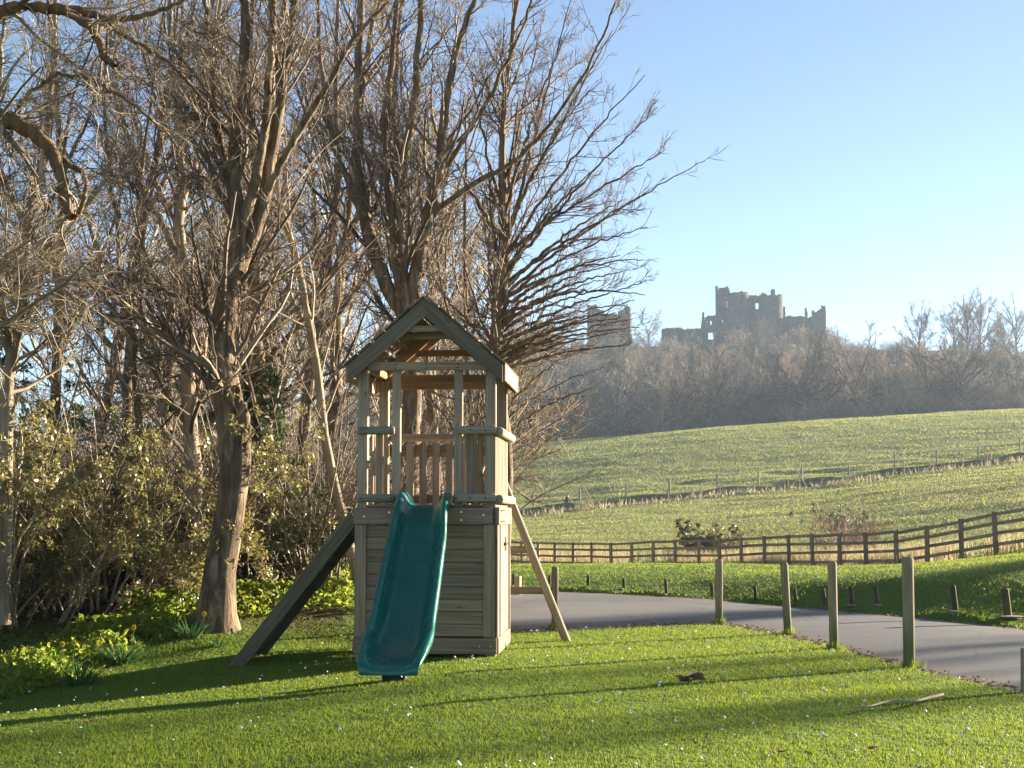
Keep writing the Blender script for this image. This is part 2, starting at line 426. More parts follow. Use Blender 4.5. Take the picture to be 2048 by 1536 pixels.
INNER = np.array([(-9, 20.5), (-5, 18.9), (-2.2, 18.0), (-.6, 18.3), (.4, 18.75), (1.42, 19.35), (2.1, 19.75), (2.66, 19.6), (3.0, 18.4), (3.2, 17.2), (3.40, 15.9), (3.62, 13.9), (4.0, 12.1), (4.55, 9.6), (5.4, 6.5), (6.6, 3), (8, 0), (10, -4), (14, -12)])
OUTER = np.array([(-9, 33), (-5, 32.2), (-2.2, 31.2), (-.6, 30.0), (.6, 29.0), (1.93, 27.7), (3.0, 26.5), (3.9, 24.9), (4.7, 23.2), (5.3, 21.9), (5.9, 20.7), (6.4, 18.9), (6.8, 16.5), (7.5, 13), (8.3, 9.5), (9.5, 6), (11, 3), (13, -2), (18, -12)])
def resample(P, n):
    P = np.asarray(P, float)
    # catmull-rom
    out = []
    Q = np.vstack([2*P[0]-P[1], P, 2*P[-1]-P[-2]])
    seg = len(P) - 1
    u = np.linspace(0, seg - 1e-9, n); i = u.astype(int); t = (u - i)[:, None]
    p0, p1, p2, p3 = Q[i], Q[i+1], Q[i+2], Q[i+3]
    return .5*((2*p1) + (-p0+p2)*t + (2*p0-5*p1+4*p2-p3)*t**2 + (-p0+3*p1-3*p2+p3)*t**3)
INR = resample(INNER, 160); OUTR = resample(OUTER, 160)
ROADPOLY = np.vstack([INR, OUTR[::-1]])
def in_poly(x, y, poly):
    x = np.asarray(x, float); y = np.asarray(y, float); r = np.zeros(x.shape, bool)
    n = len(poly); j = n - 1
    for i in range(n):
        xi, yi = poly[i]; xj, yj = poly[j]
        if yi != yj:
            c = ((yi > y) != (yj > y)) & (x < (xj - xi) * (y - yi) / (yj - yi) + xi)
            r ^= c
        j = i
    return r
def dist_line(x, y, L):
    d = np.full(np.shape(x), 1e9)
    for a, b in zip(L[:-1], L[1:]):
        ab = b - a; q = ab @ ab + 1e-12
        t = np.clip(((x - a[0]) * ab[0] + (y - a[1]) * ab[1]) / q, 0, 1)
        d = np.minimum(d, np.hypot(x - a[0] - t * ab[0], y - a[1] - t * ab[1]))
    return d
# line of the ditch and wire fence in the pasture
DITCH = np.array([pt(px, py, d)[:2] for px, py, d in [(700, 1050, 158), (880, 1045, 162), (1030, 1034, 166), (1130, 1022, 168), (1240, 1010, 170), (1340, 1000, 171), (1440, 992, 173), (1520, 982, 174), (1600, 970, 175), (1700, 960, 177), (1800, 948, 179), (1900, 936, 180), (2048, 920, 182), (2300, 895, 185), (2700, 860, 190)]])
def zg(x, y):
    x = np.asarray(x, float); y = np.asarray(y, float)
    s = CX + F * x / np.maximum(y, 8.0)
    s = np.clip(s, _ks[0], _ks[-1])
    Z = np.stack([pchip(*zip(*COLS[k]), y) for k in _ks])
    ks = np.array(_ks, float)
    i = np.clip(np.searchsorted(ks, s) - 1, 0, len(ks) - 2)
    t = (s - ks[i]) / (ks[i+1] - ks[i])
    flat_i = i.ravel(); ar = np.arange(flat_i.size)
    Zr = Z.reshape(len(_ks), -1)
    z = (Zr[flat_i, ar] * (1 - t.ravel()) + Zr[flat_i + 1, ar] * t.ravel()).reshape(x.shape)
    # lawn falls gently to the left
    z = z - .062 * np.clip(-x - .45, 0, 4.0) * (1 - sstep(15.5, 19, y))
    z = z + sstep(60, 110, y) * (1 - sstep(380, 410, y)) * (.22 * vnoise(x / 11, y / 14, 3) + .16 * vnoise(x / 3.1, y / 3.7, 4))
    z = z + sstep(36, 60, y) * (1 - sstep(90, 120, y)) * .15 * vnoise(x / 3, y / 4, 9)
    z = z + sstep(400, 460, y) * (3.5 * vnoise(x / 45, y / 45, 5))
    z = z + sstep(22, 26, y) * (1 - sstep(36, 50, y)) * .06 * vnoise(x / 1.7, y / 2.2, 6)
    far = y > 100
    if np.any(far):
        dd = np.where(far, dist_line(x, y, DITCH), 1e9)
        sg = np.sign(y - np.interp(x, DITCH[:, 0], DITCH[:, 1])) * dd
        z = z + far * (.5 * (1 + 1.2 * vnoise(x / 5, y / 5, 17)) * sstep(-.35, .45, sg) * (1 - sstep(8, 45, sg)) - .2 * np.exp(-((sg + .9) / .8) ** 2) + .25 * vnoise(x / 2.2, y / 2.2, 15) * np.exp(-(sg / 2.5) ** 2))
    return z
def z1(x, y): return float(zg(np.array([x]), np.array([y]))[0])

ss = np.unique(np.concatenate([np.linspace(-4200, -300, 40), np.linspace(-300, 2350, 160), np.linspace(2350, 6200, 40)]))
yr = [-80.0]
while yr[-1] < 1080:
    y_ = yr[-1]
    a_ = abs(y_)
    if 152 < y_ < 200: yr.append(y_ + .42); continue
    yr.append(y_ + max(.25, (.012 if y_ < 0 else .009) * a_ if a_ < 380 else .02 * a_) * (2.0 if y_ < 5 else 1))
yr = np.array(yr)
SS, YY = np.meshgrid(ss, yr)
XX = (SS - CX) / F * np.sqrt(YY**2 + 64)
ZZ = zg(XX, YY)
inr = in_poly(XX, YY, ROADPOLY)
nr, nc = XX.shape
dE = np.minimum(dist_line(XX, YY, INR[::2]), dist_line(XX, YY, OUTR[::2]))
sink = inr & (dE > .12)
ZZ = np.where(sink, ZZ - .10, ZZ)
ZZ = np.where(inr & ~sink, ZZ - .03, ZZ)
ii = np.arange(nr - 1)[:, None] * nc; jj = np.arange(nc - 1)[None, :]
Fq = np.stack([ii + jj, ii + jj + 1, ii + nc + jj + 1, ii + nc + jj], -1).reshape(-1, 4)
me = mesh_np('ground', np.stack([XX, YY, ZZ], -1).reshape(-1, 3), Fq, smooth=True)
SP = CX + F * XX / np.maximum(YY, 8)
# fence line (needed for zones)
FPX = [1012, 1044, 1076, 1110, 1146, 1183, 1221, 1262, 1305, 1349, 1396, 1437, 1480, 1527, 1575, 1622, 1676, 1728, 1789, 1850, 1918, 1987, 2060, 2140]
FD = np.interp(FPX, [1012, 1044, 1183, 1305, 1396, 1527, 1622, 1728, 1789, 1850, 1918, 1987, 2060, 2140], [75.5, 74.5, 72.5, 68.5, 64.6, 58.8, 55.2, 52.4, 50.9, 49.4, 48.0, 46.2, 44.6, 43.0])
FENCE = np.array([((px - CX) / F * d, d) for px, d in zip(FPX, FD)])
FEX = np.vstack([[(-12, 78)], [(-6, 77)], FENCE, [(30, 35)], [(45, 20)]])
fl = np.interp(XX, FEX[:, 0], FEX[:, 1])
field = sstep(0.3, 3.5, YY - fl)
field *= sstep(560, 760, SP) * 0 + 1
wood_left = (1 - sstep(640, 760, SP)) * sstep(16.8, 18.3, YY + .0 * XX)
wood_far = sstep(346, 362, YY)
litter = np.clip(np.maximum(wood_left * (1 - .75 * sstep(40, 70, YY)), wood_far), 0, 1)
dd = dist_line(XX, YY, DITCH)
sgd = np.sign(YY - np.interp(XX, DITCH[:, 0], DITCH[:, 1])) * dd
ditch = np.clip(np.exp(-((sgd + .25) / .8) ** 2) * (1.0 + 1.2 * vnoise(XX / 3, YY / 3, 19)), 0, 1)
for nm, arr in (('field', field), ('litter', litter), ('ditch', ditch)):
    at = me.attributes.new(nm, 'FLOAT', 'POINT'); at.data.foreach_set('value', arr.ravel().astype(np.float32))
ground = tag(obj('ground', me, M['ground']), 'lawn and rising pasture land under the whole scene', None, kind='structure')

# ------------------------------------------------------------------ road
nx = 11
us = np.linspace(0, 1, nx)
RP = INR[:, None, :] * (1 - us)[None, :, None] + OUTR[:, None, :] * us[None, :, None]
rz = -.012 + .03 * (4 * us * (1 - us))[None, :] + 0 * RP[..., 0]
V = np.concatenate([RP, rz[..., None]], -1).reshape(-1, 3)
n_ = len(INR)
ii = np.arange(n_ - 1)[:, None] * nx; jj = np.arange(nx - 1)[None, :]
Fq = np.stack([ii + jj, ii + nx + jj, ii + nx + jj + 1, ii + jj + 1], -1).reshape(-1, 4)[:, ::-1]
me = mesh_np('road', V, Fq, smooth=True)
at = me.attributes.new('edge', 'FLOAT', 'POINT')
e_ = np.tile(np.where((us < .06) | (us > .94), 1.0, np.where((us < .15) | (us > .85), .55, 0.0)), n_)
at.data.foreach_set('value', e_.astype(np.float32))
tag(obj('road', me, M['asphalt']), 'grey asphalt lane curving past the lawn', None, kind='structure')

# ------------------------------------------------------------------ branch machinery
def unit(v): return v / (np.linalg.norm(v, axis=-1, keepdims=True) + 1e-9)
def plen(P): return np.linalg.norm(np.diff(P, axis=1), axis=2).sum(1)

def spawn(rg, P, Rr, dens, tr, ang, angsd, lfun, K, wig, trop, rr, rmin, rmax=1e9, pull=None, cap=None):
    """children of every polyline of P (N,K0,3) with radii Rr (N,K0), all at once"""
    N, K0, _ = P.shape
    L = plen(P)
    cnt = rg.poisson(np.maximum(dens * L * (tr[1] - tr[0]), 0.01))
    cnt = np.maximum(cnt, 1) if cap is None else np.clip(cnt, 1, cap)
    idx = np.repeat(np.arange(N), cnt)
    n = len(idx)
    t = tr[0] + (tr[1] - tr[0]) * rg.random(n)
    u = t * (K0 - 1); i = np.clip(u.astype(int), 0, K0 - 2); f = (u - i)
    a = P[idx, i]; b = P[idx, i + 1]
    S = a + (b - a) * f[:, None]
    T = unit(b - a)
    r0 = Rr[idx, i] * (1 - f) + Rr[idx, i + 1] * f
    q = rg.normal(size=(n, 3)); q -= (q * T).sum(1, keepdims=True) * T; q = unit(q)
    an = np.radians(np.clip(rg.normal(ang, angsd, n), 8, 100))[:, None]
    D = unit(np.cos(an) * T + np.sin(an) * q)
    ln = lfun(rg, L[idx], t) * (.75 + .5 * rg.random(n))
    pts = np.empty((n, K, 3)); pts[:, 0] = S
    step = (ln / (K - 1))[:, None]
    up = np.array([0, 0, 1.0]) if pull is None else np.asarray(pull)
    for k in range(1, K):
        D = unit(D + wig * rg.normal(size=(n, 3)) + trop * up)
        pts[:, k] = pts[:, k-1] + D * step
    rs = np.clip(r0 * rr, rmin, rmax)
    rad = rs[:, None] * np.linspace(1, .35, K)[None, :]
    rad = np.maximum(rad, rmin * .6)
    return pts, rad

def tubes(P, Rr, sides):
    N, K, _ = P.shape
    T = np.empty_like(P)
    T[:, 1:-1] = P[:, 2:] - P[:, :-2]; T[:, 0] = P[:, 1] - P[:, 0]; T[:, -1] = P[:, -1] - P[:, -2]
    T = unit(T)
    ref = np.where(np.abs(T[:, :1, 2:3]) > .8, np.array([1.0, .1, 0]), np.array([.1, .05, 1.0]))
    A = unit(np.cross(T, np.broadcast_to(ref, T.shape))); B = np.cross(T, A)
    an = np.linspace(0, 2*np.pi, sides, endpoint=False)
    V = P[:, :, None, :] + Rr[:, :, None, None] * (np.cos(an)[None, None, :, None] * A[:, :, None, :] + np.sin(an)[None, None, :, None] * B[:, :, None, :])
    base = (np.arange(N) * K * sides)[:, None, None]
    k = (np.arange(K - 1) * sides)[None, :, None]; j = np.arange(sides)[None, None, :]
    j2 = (np.arange(sides) + 1) % sides; j2 = j2[None, None, :]
    Fq = np.stack([base + k + j, base + k + j2, base + k + sides + j2, base + k + sides + j], -1).reshape(-1, 4)
    return V.reshape(-1, 3), Fq

def join(parts):
    V = []; Fs = []; o = 0
    for v, f in parts:
        V.append(v); Fs.append(f + o); o += len(v)
    return np.concatenate(V), np.concatenate(Fs)

def leaves(rg, C, size, flatten=0.0, nrm=None, tri=False):
    """diamond leaves at centres C"""
    n = len(C)
    a = unit(rg.normal(size=(n, 3)) * np.array([1, 1, 1 - flatten]))
    b = rg.normal(size=(n, 3)); b -= (b * a).sum(1, keepdims=True) * a; b = unit(b)
    s = (size * (.6 + .8 * rg.random(n)))[:, None]
    if tri:
        V = np.stack([C - a * s, C + b * s * .45, C + a * s], 1).reshape(-1, 3)
        return V, np.arange(n * 3).reshape(n, 3)
    V = np.stack([C - a * s, C - b * s * .42, C + a * s, C + b * s * .42], 1).reshape(-1, 3)
    return V, np.arange(n * 4).reshape(n, 4)

def stem_px(pts, d, rg=None, K=26, wob=.015, dd=0.0):
    """smooth stem through photo pixels at depth d (drifting dd in depth)"""
    n = len(pts)
    P = np.array([pt(p[0], p[1], d + dd * i / (n - 1)) for i, p in enumerate(pts)])
    P = resample(P, K)
    if rg is not None: P[1:-1] += wob * rg.normal(size=(K - 2, 3))
    return P

def wpx(ws, d, K):
    """radii from trunk widths in photo pixels at depth d"""
    return np.interp(np.linspace(0, 1, K), np.linspace(0, 1, len(ws)), np.array(ws, float)) * d / F / 2

def taper(K, r0, r1, flare=0.0):
    t = np.linspace(0, 1, K)
    return r0 + (r1 - r0) * t + flare * r0 * np.exp(-t * 14)

def build_tree(name, label, stems, seed, levels, bark_m='bark', twig_m='twig', base=None, group=None, cat='tree', ivy=None, sides=12, knob=None):
    """stems: list of (P (K,3), R (K,)); levels: list of dicts for spawn"""
    rg = np.random.default_rng(seed)
    base = np.array(base if base is not None else stems[0][0][0])
    root = tag(empty(name, base), label, cat, group)
    parts = []
    for P, Rr in stems:
        v, f = tubes(P[None], Rr[None], sides)
        # lumpy bark relief
        v = v + (vnoise(v[:, 0] * 9 + v[:, 2] * 2, v[:, 1] * 9 + v[:, 2] * 3, seed) * .10 * np.repeat(Rr, sides))[:, None] * unit(v - np.repeat(P, sides, 0))
        parts.append((v, f))
    if knob is not None:
        for (kc, kr) in knob:
            bm = bmesh.new(); bmesh.ops.create_icosphere(bm, subdivisions=3, radius=1)
            kv = np.array([v_.co for v_ in bm.verts]); kf = np.array([[v_.index for v_ in f_.verts] for f_ in bm.faces]); bm.free()
            kv = kv * (1 + .7 * vnoise(kv[:, 0] * 4 + 5, kv[:, 1] * 4 + kv[:, 2] * 3.3, seed)[:, None] + .3 * vnoise(kv[:, 0] * 9, kv[:, 1] * 9 + kv[:, 2] * 8, seed)[:, None]) * np.array(kr) + kc
            kf = np.concatenate([kf, kf[:, 2:3]], 1)
            parts.append((kv, kf))
    v, f = join(parts)
    o = obj('trunk', mesh_np('trunk', v - base, f, True), M[bark_m], root)
    cur = []
    Ks = {}
    first = []
    for P, Rr in stems:
        first.append((P, Rr))
    prev = [(np.stack([p for p, _ in first]), np.stack([r for _, r in first]))] if len({len(p) for p, _ in first}) == 1 else [(p[None], r[None]) for p, r in first]
    tw = []
    for lv in levels:
        lv = dict(lv); sd = lv.pop('sides', 3)
        new = []
        for P, Rr in prev:
            new.append(spawn(rg, P, Rr, **lv))
        P = np.concatenate([a for a, _ in new]); Rr = np.concatenate([b for _, b in new])
        tw.append(tubes(P, Rr, sd))
        prev = [(P, Rr)]
    if tw:
        v, f = join(tw)
        obj('crown', mesh_np('crown', v - base, f, True), M[twig_m], root)
    if ivy is not None:
        C = np.concatenate([P[None, rg.integers(int(len(P)*a0), max(int(len(P)*a1), int(len(P)*a0)+1), n)][0] + unit(rg.normal(size=(n, 3)) * np.array([1, 1, .3])) * (rad * (.5 + .8 * rg.random(n)))[:, None] + rg.normal(size=(n, 3)) * np.array([.02, .02, .12]) for (P, a0, a1, n, rad) in ivy])
        v, f = leaves(rg, C, .05)
        obj('ivy', mesh_np('ivy', v - base, f), M['ivy'], root)
    return root

def lf(a, b):
    """child length: a metres plus b of the parent's, shorter towards the tip"""
    return lambda rg, L, t: (a + b * L) * (1.05 - .6 * t)

def levels_near(dense=1.0, l1=(.5, .26), up=.10, t0=.25, ang=45, d1=4.2):
    return [dict(dens=d1 * dense, tr=(t0, .98), ang=ang, angsd=12, lfun=lf(*l1), K=8, wig=.13, trop=up, rr=.34, rmin=.008, rmax=.036, sides=4),
            dict(dens=5.4 * dense, tr=(.15, 1.0), ang=40, angsd=12, lfun=lf(.18, .36), K=6, wig=.14, trop=up * .8, rr=.55, rmin=.0055, sides=3),
            dict(dens=9.5 * dense, tr=(.1, 1.0), ang=38, angsd=12, lfun=lf(.13, .36), K=3, wig=.15, trop=up * .8, rr=.6, rmin=.0038, sides=3),
            dict(dens=13 * dense, tr=(.05, 1.0), ang=36, angsd=10, lfun=lf(.09, .42), K=2, wig=.12, trop=up, rr=.7, rmin=.0028, sides=3)]

#@@OBJECTS
# ------------------------------------------------------------------ play tower
TW, TD = 1.40, 1.40
_fl = gpt(850.5, 1312, 0.0)
TOWER = tag(empty('play_tower', (_fl[0], _fl[1], 0.0), R(-4.7)), 'wooden play tower with gabled roof, boarded base and green slide', 'play tower')
h = TW / 2
tw = TOWER
# boarded base: corner posts run from the ground up through the deck
PZ0 = -.10
for x_, y_ in ((-h + .055, .06), (h - .055, .06), (-h + .055, TD - .06), (h - .055, TD - .06)):
    beam('corner_post', (x_, y_, PZ0), (x_, y_, 2.84), .10, .10, M['timber'], tw, up=(0, 1, 0))
nb = 9
zb0, zb1 = .19, 1.285
bh = (zb1 - zb0) / nb
rgt = np.random.default_rng(3)
for i in range(nb):
    z = zb0 + bh * (i + .5)
    j = float(rgt.uniform(-.003, .003))
    beam('board', (-h + .09, .012 + j, z), (h - .09, .012 + j, z), .022, bh - .004, M['timber_grey'], tw)
    beam('board', (-h + .012 + j, .09, z), (-h + .012 + j, TD - .09, z), .022, bh - .004, M['timber_grey'], tw)
    beam('board', (-h + .09, TD - .012 - j, z), (h - .09, TD - .012 - j, z), .022, bh - .004, M['timber_grey'], tw)
# stiles and skirting on the front
for x_ in (-h + .055, h - .075):
    beam('stile', (x_, -.012, .185), (x_, -.012, 1.29), .10, .022, M['timber_grey'], tw, up=(0, 1, 0))
for x_ in (-h + .0, h - .025):
    beam('corner_batten', (x_, -.004, .185), (x_, -.004, 1.29), .022, .03, M['timber_grey'], tw, up=(0, 1, 0))
beam('skirting', (-h - .012, -.02, .10), (h + .01, -.02, .10), .03, .155, M['timber_grey'], tw)
beam('skirting', (h + .012, .0, .10), (h + .012, TD, .10), .03, .155, M['timber_grey'], tw)
beam('skirting', (-h - .012, .0, .10), (-h - .012, TD, .10), .03, .155, M['timber_grey'], tw)
beam('skirting', (-h, TD + .02, .10), (h, TD + .02, .10), .03, .155, M['timber_grey'], tw)
# deck fascia
fx = [beam('fascia', (-h + .0, -.028, 1.375), (h - .03, -.028, 1.375), .04, .165, M['timber_grey'], tw),
      beam('fascia', (h + .016, -.045, 1.375), (h + .016, TD + .03, 1.375), .04, .175, M['timber_grey'], tw),
      beam('fascia', (-h - .016, .0, 1.375), (-h - .016, TD, 1.375), .04, .165, M['timber_grey'], tw),
      beam('fascia', (-h, TD + .028, 1.375), (h, TD + .028, 1.375), .04, .165, M['timber_grey'], tw)]
def bolt(p, ax, r, mat, parent):
    m_, l_ = frame(p, Vector(p) + Vector(ax) * .012, (0.1, .2, 1))
    bm = bmesh.new(); bmesh.ops.create_cone(bm, cap_ends=True, segments=8, radius1=r, radius2=r * .75, depth=.012)
    me_ = bpy.data.meshes.new('bolt'); bm.to_mesh(me_); bm.free(); me_.materials.append(mat)
    me_.transform(Matrix.Rotation(R(90), 4, 'Y'))
    o = bpy.data.objects.new('bolt', me_); COL.objects.link(o); o.parent = parent; o.matrix_local = m_
    return o
for x_, z_ in ((-h + .09, 1.37), (-h + .34, 1.41), (.36, 1.415), (.36, 1.335), (h - .12, 1.385)):
    bolt((x_, -.049, z_), (0, -1, 0), .014, M['steel'], tw)
for x_ in (-h + .07, .02, h - .16, h - .05):
    bolt((x_, -.036, .10), (0, -1, 0), .010, M['steel'], tw)
for y_ in (.1, .2, .3, .45):
    for z_ in (1.32, 1.43):
        bolt((h + .037, y_, z_), (1, 0, 0), .010, M['steel'], tw)
# right side: upright boards and a door with a rusty latch
nv = 7
for i in range(nv):
    y0 = .115 + i * (TD - .23) / nv; y1 = y0 + (TD - .23) / nv - .014
    off = .012 + (.012 if i in (1, 2, 3) else 0) + float(rgt.uniform(-.004, .004))
    beam('upright_board', (h + off - .012, (y0 + y1) / 2, .18), (h + off - .012, (y0 + y1) / 2, 1.285), .024, y1 - y0, M['timber'], tw, up=(0, 1, 0))
beam('corner_batten', (h + .008, .045, .18), (h + .008, .045, 1.285), .02, .085, M['timber'], tw, up=(0, 1, 0))
beam('door_edge', (h + .02, 1.26, .18), (h + .02, 1.26, 1.285), .03, .05, M['timber'], tw, up=(0, 1, 0))
lt = beam('latch', (h + .045, .58, 1.09), (h + .045, .78, 1.09), .018, .03, M['rust'], tw)
beam('latch_plate', (h + .04, .66, 1.02), (h + .04, .66, 1.16), .012, .04, M['rust'], tw, up=(0, 1, 0))
# deck planks
for i in range(9):
    y0 = .02 + i * (TD - .04) / 9; yc = y0 + (TD - .04) / 18
    beam('deck_plank', (-h + .01, yc, 1.475), (h - .01, yc, 1.475), (TD - .04) / 9 - .008, .028, M['timber'], tw)
# log rails
LR = .042
for z_, tagn in ((1.552, 'lower'), (2.225, 'upper')):
    log('log_rail', (-h + .02, -.035, z_), (-h + .39, -.035, z_), LR, M['log'], tw, wob=.02, seed=1)
    log('log_rail', (h - .42, -.035, z_), (h + .01, -.035, z_), LR, M['log'], tw, wob=.02, seed=2)
    log('log_rail', (h + .035, -.05, z_ - .01), (h + .035, TD + .10, z_ - .01), LR + .002, M['log'], tw, wob=.02, seed=3)
    log('log_rail', (-h + .02, TD + .035, z_), (h - .02, TD + .035, z_), LR, M['log'], tw, wob=.02, seed=4)
# inner posts beside the slide opening
for x_ in (-h + .395, h - .38):
    beam('inner_post', (x_, .05, 1.46), (x_, .05, 2.86), .082, .07, M['timber'], tw, up=(0, 1, 0))
# pickets
def picket(x_, y_, z0, z1_, w, mat, face='y'):
    if face == 'y': beam('picket', (x_, y_, z0), (x_, y_, z1_), w, .026, M[mat], tw, up=(0, 1, 0))
    else: beam('picket', (x_, y_, z0), (x_, y_, z1_), .026, w, M[mat], tw, up=(0, 1, 0))
picket(-h + .225, .03, 1.50, 2.22, .078, 'timber_grey')
picket(h - .265, .03, 1.50, 2.22, .080, 'timber_grey')
picket(h - .165, .065, 1.50, 2.20, .05, 'timber_warm')
beam('back_rail', (-h + .11, TD - .05, 2.08), (h - .11, TD - .05, 2.08), .03, .13, M['timber_warm'], tw)
beam('back_rail', (-h + .11, TD - .05, 1.56), (h - .11, TD - .05, 1.56), .03, .09, M['timber_warm'], tw)
for i in range(8):
    x_ = -h + .20 + i * (TW - .40) / 7
    picket(x_, TD - .085, 1.50, 2.16, .082, 'timber')
for i in range(8):
    y_ = .14 + i * (TD - .28) / 7
    picket(h - .01, y_, 1.50, 2.22, .085, 'timber', 'x')
for i in (4, 5, 6):
    picket(-h + .02, .14 + i * (TD - .28) / 7, 1.50, 2.22, .085, 'timber', 'x')
log('log_rail', (-h - .03, .55, 2.215), (-h - .03, TD + .05, 2.215), LR, M['log'], tw, wob=.02, seed=5)
# roof
ZR, HX = 3.545, .80
slope = math.atan2(3.545 - 2.87, .775)
def rake(sign, x):   # z of roof top surface
    return ZR - abs(x) * math.tan(slope)
FY, BY = -.13, TD + .12
for s_ in (-1, 1):
    for y_, nm in ((FY, 'barge_board'), (BY, 'barge_board')):
        ox = .0775
        p0 = (s_ * .002, y_ + (.001 if s_ > 0 else 0), ZR - .085); p1 = (s_ * (.765), y_ + (.001 if s_ > 0 else 0), ZR - .085 - .765 * math.tan(slope))
        # sheared plumb-cut board
        w_, hh = .034, .175
        vs_ = []
        for yy in (y_ - w_ / 2 - (.002 if s_ > 0 else 0), y_ + w_ / 2):
            vs_ += [(0, yy, ZR), (s_ * .775, yy, ZR - .775 * math.tan(slope)), (s_ * .775, yy, ZR - .775 * math.tan(slope) - hh), (0, yy, ZR - .19)]
        ctr = np.mean(vs_, 0); dirx = Vector((s_ * .775, 0, -.775 * math.tan(slope))).normalized()
        m_, l_ = frame(Vector(ctr) - dirx, Vector(ctr) + dirx, (0, 1, 0))
        inv = m_.inverted()
        me_ = bpy.data.meshes.new('barge'); me_.from_pydata([tuple(inv @ Vector(v_)) for v_ in vs_], [], [(0, 1, 2, 3), (7, 6, 5, 4), (0, 4, 5, 1), (1, 5, 6, 2), (2, 6, 7, 3), (3, 7, 4, 0)])
        me_.update(); me_.materials.append(M['barge'])
        o = bpy.data.objects.new(nm, me_); COL.objects.link(o); o.parent = tw; o.matrix_local = m_
        bmm = bmesh.new(); bmm.from_mesh(me_); bmesh.ops.recalc_face_normals(bmm, faces=bmm.faces[:]); bmm.to_mesh(me_); bmm.free()
    npl = 6
    d_ = Vector((s_ * math.cos(slope), 0, -math.sin(slope))); nn = Vector((s_ * math.sin(slope), 0, math.cos(slope)))
    Ltot = .80 / math.cos(slope)
    for i in range(npl):
        if s_ < 0 and i == 3: gap = .035
        else: gap = .010
        a = i * Ltot / npl; b = (i + 1) * Ltot / npl - gap
        c_ = Vector((0, 0, ZR + .004)) + d_ * ((a + b) / 2) + nn * (.016 + .004 * (i % 2))
        beam('roof_plank', c_ + Vector((0, FY - .035, 0)), c_ + Vector((0, BY + .035, 0)), b - a, .022, M['mossy' if i % 3 else 'timber_grey'], tw, up=nn)
    # inner rafters and eave board
    for y_ in (.05, TD - .05):
        a = Vector((s_ * .03, y_, ZR - .10)); b = Vector((s_ * .72, y_, ZR - .10 - .69 * math.tan(slope)))
        beam('rafter', a, b, .045, .10, M['timber_warm'], tw)
    xe = s_ * .79
    ze = ZR - .79 * math.tan(slope)
    beam('eave_board', (xe, FY + .022, ze - .062), (xe, BY - .022, ze - .062), .026, .165, M['timber'], tw)
    beam('wall_plate', (s_ * (h - .055), -.02, 2.89), (s_ * (h - .055), TD + .02, 2.89), .07, .08, M['timber_warm'], tw)
beam('ridge_beam', (0, FY + .03, ZR - .10), (0, BY - .03, ZR - .10), .04, .13, M['timber_warm'], tw)
beam('tie_beam', (-h + .07, -.03, 2.868), (h - .04, -.03, 2.868), .04, .085, M['timber_grey'], tw)
beam('tie_beam', (-h + .07, TD + .03, 2.868), (h - .04, TD + .03, 2.868), .04, .085, M['timber_warm'], tw)
beam('tie_beam', (-h + .1, TD - .02, 2.79), (h - .1, TD - .02, 2.79), .035, .085, M['timber_warm'], tw)
beam('collar_tie', (-.235, -.10, 3.235), (.235, -.10, 3.235), .03, .062, M['timber_grey'], tw)
beam('collar_tie', (-.27, .05, 3.18), (.27, .05, 3.18), .03, .07, M['timber_warm'], tw)
beam('collar_tie', (-.30, TD - .05, 3.14), (.30, TD - .05, 3.14), .03, .07, M['timber_warm'], tw)
for x_ in (-h + .11, -h + .395, .0, h - .38, h - .08):
    for z_ in (2.848, 2.888):
        bolt((x_, -.051, z_), (0, -1, 0), .008, M['hole'], tw)
for x_ in (-h + .06, -h + .36, h - .39, h - .25, h - .1):
    for z_ in (1.552, 2.225):
        bolt((x_, -.077, z_), (0, -1, 0), .008, M['hole'], tw)

# slide: loft of a U-shaped trough
ST = [(-.10, 1.482, .205, .10), (.02, 1.482, .205, .105), (.10, 1.472, .21, .11), (.20, 1.425, .212, .125), (.32, 1.345, .215, .135),
      (.46, 1.225, .222, .125), (.56, 1.13, .236, .105), (.68, 1.02, .24, .125), (.85, .875, .242, .135), (1.05, .71, .246, .135), (1.25, .555, .25, .135),
      (1.45, .42, .252, .13), (1.62, .325, .254, .115), (1.75, .262, .268, .10), (1.90, .20, .268, .11), (2.05, .155, .262, .105), (2.2, .125, .252, .085), (2.32, .108, .236, .055), (2.40, .095, .215, .03), (2.43, .07, .205, .012), (2.43, .03, .20, .0)]
prof = [(-1, .060, -.55), (-1, .064, -.15), (-1, .056, .04), (-1, .036, .13), (-1, .014, .09), (-1, -.004, -.10), (-1, -.02, -.40), (-1, -.045, -.75), (-1, -.085, -.97), (-.45, 0, -1), (0, 0, -1)]
prof = prof + [(-a, b, c_) for a, b, c_ in prof[:-1][::-1]]
Vs = []
ST = [(a * .93, b + .006, c_ * .92, d_ * .92) for a, b, c_, d_ in ST]
for k, (yf, zb, hw, rh) in enumerate(ST):
    a = ST[max(k - 1, 0)]; b = ST[min(k + 1, len(ST) - 1)]
    tx = Vector((0, -(b[0] - a[0]), b[1] - a[1])).normalized()
    nrm = Vector((1, 0, 0)).cross(tx); nrm = nrm if nrm.z > 0 else -nrm
    if k >= len(ST) - 2: nrm = Vector((0, -.2, 1))
    for (sx, off, hz) in prof:
        x_ = sx * hw - off if sx < 0 else sx * hw + off
        if abs(sx) < .9: x_ = sx * hw
        if sx == -1: x_ = -hw - off
        if sx == 1: x_ = hw + off
        zz = (hz + 1) * rh * 1.25
        p = Vector((x_, -yf, zb)) + nrm * zz
        Vs.append(tuple(p))
npf = len(prof)
Fs = [(k * npf + j, k * npf + j + 1, (k + 1) * npf + j + 1, (k + 1) * npf + j) for k in range(len(ST) - 1) for j in range(npf - 1)]
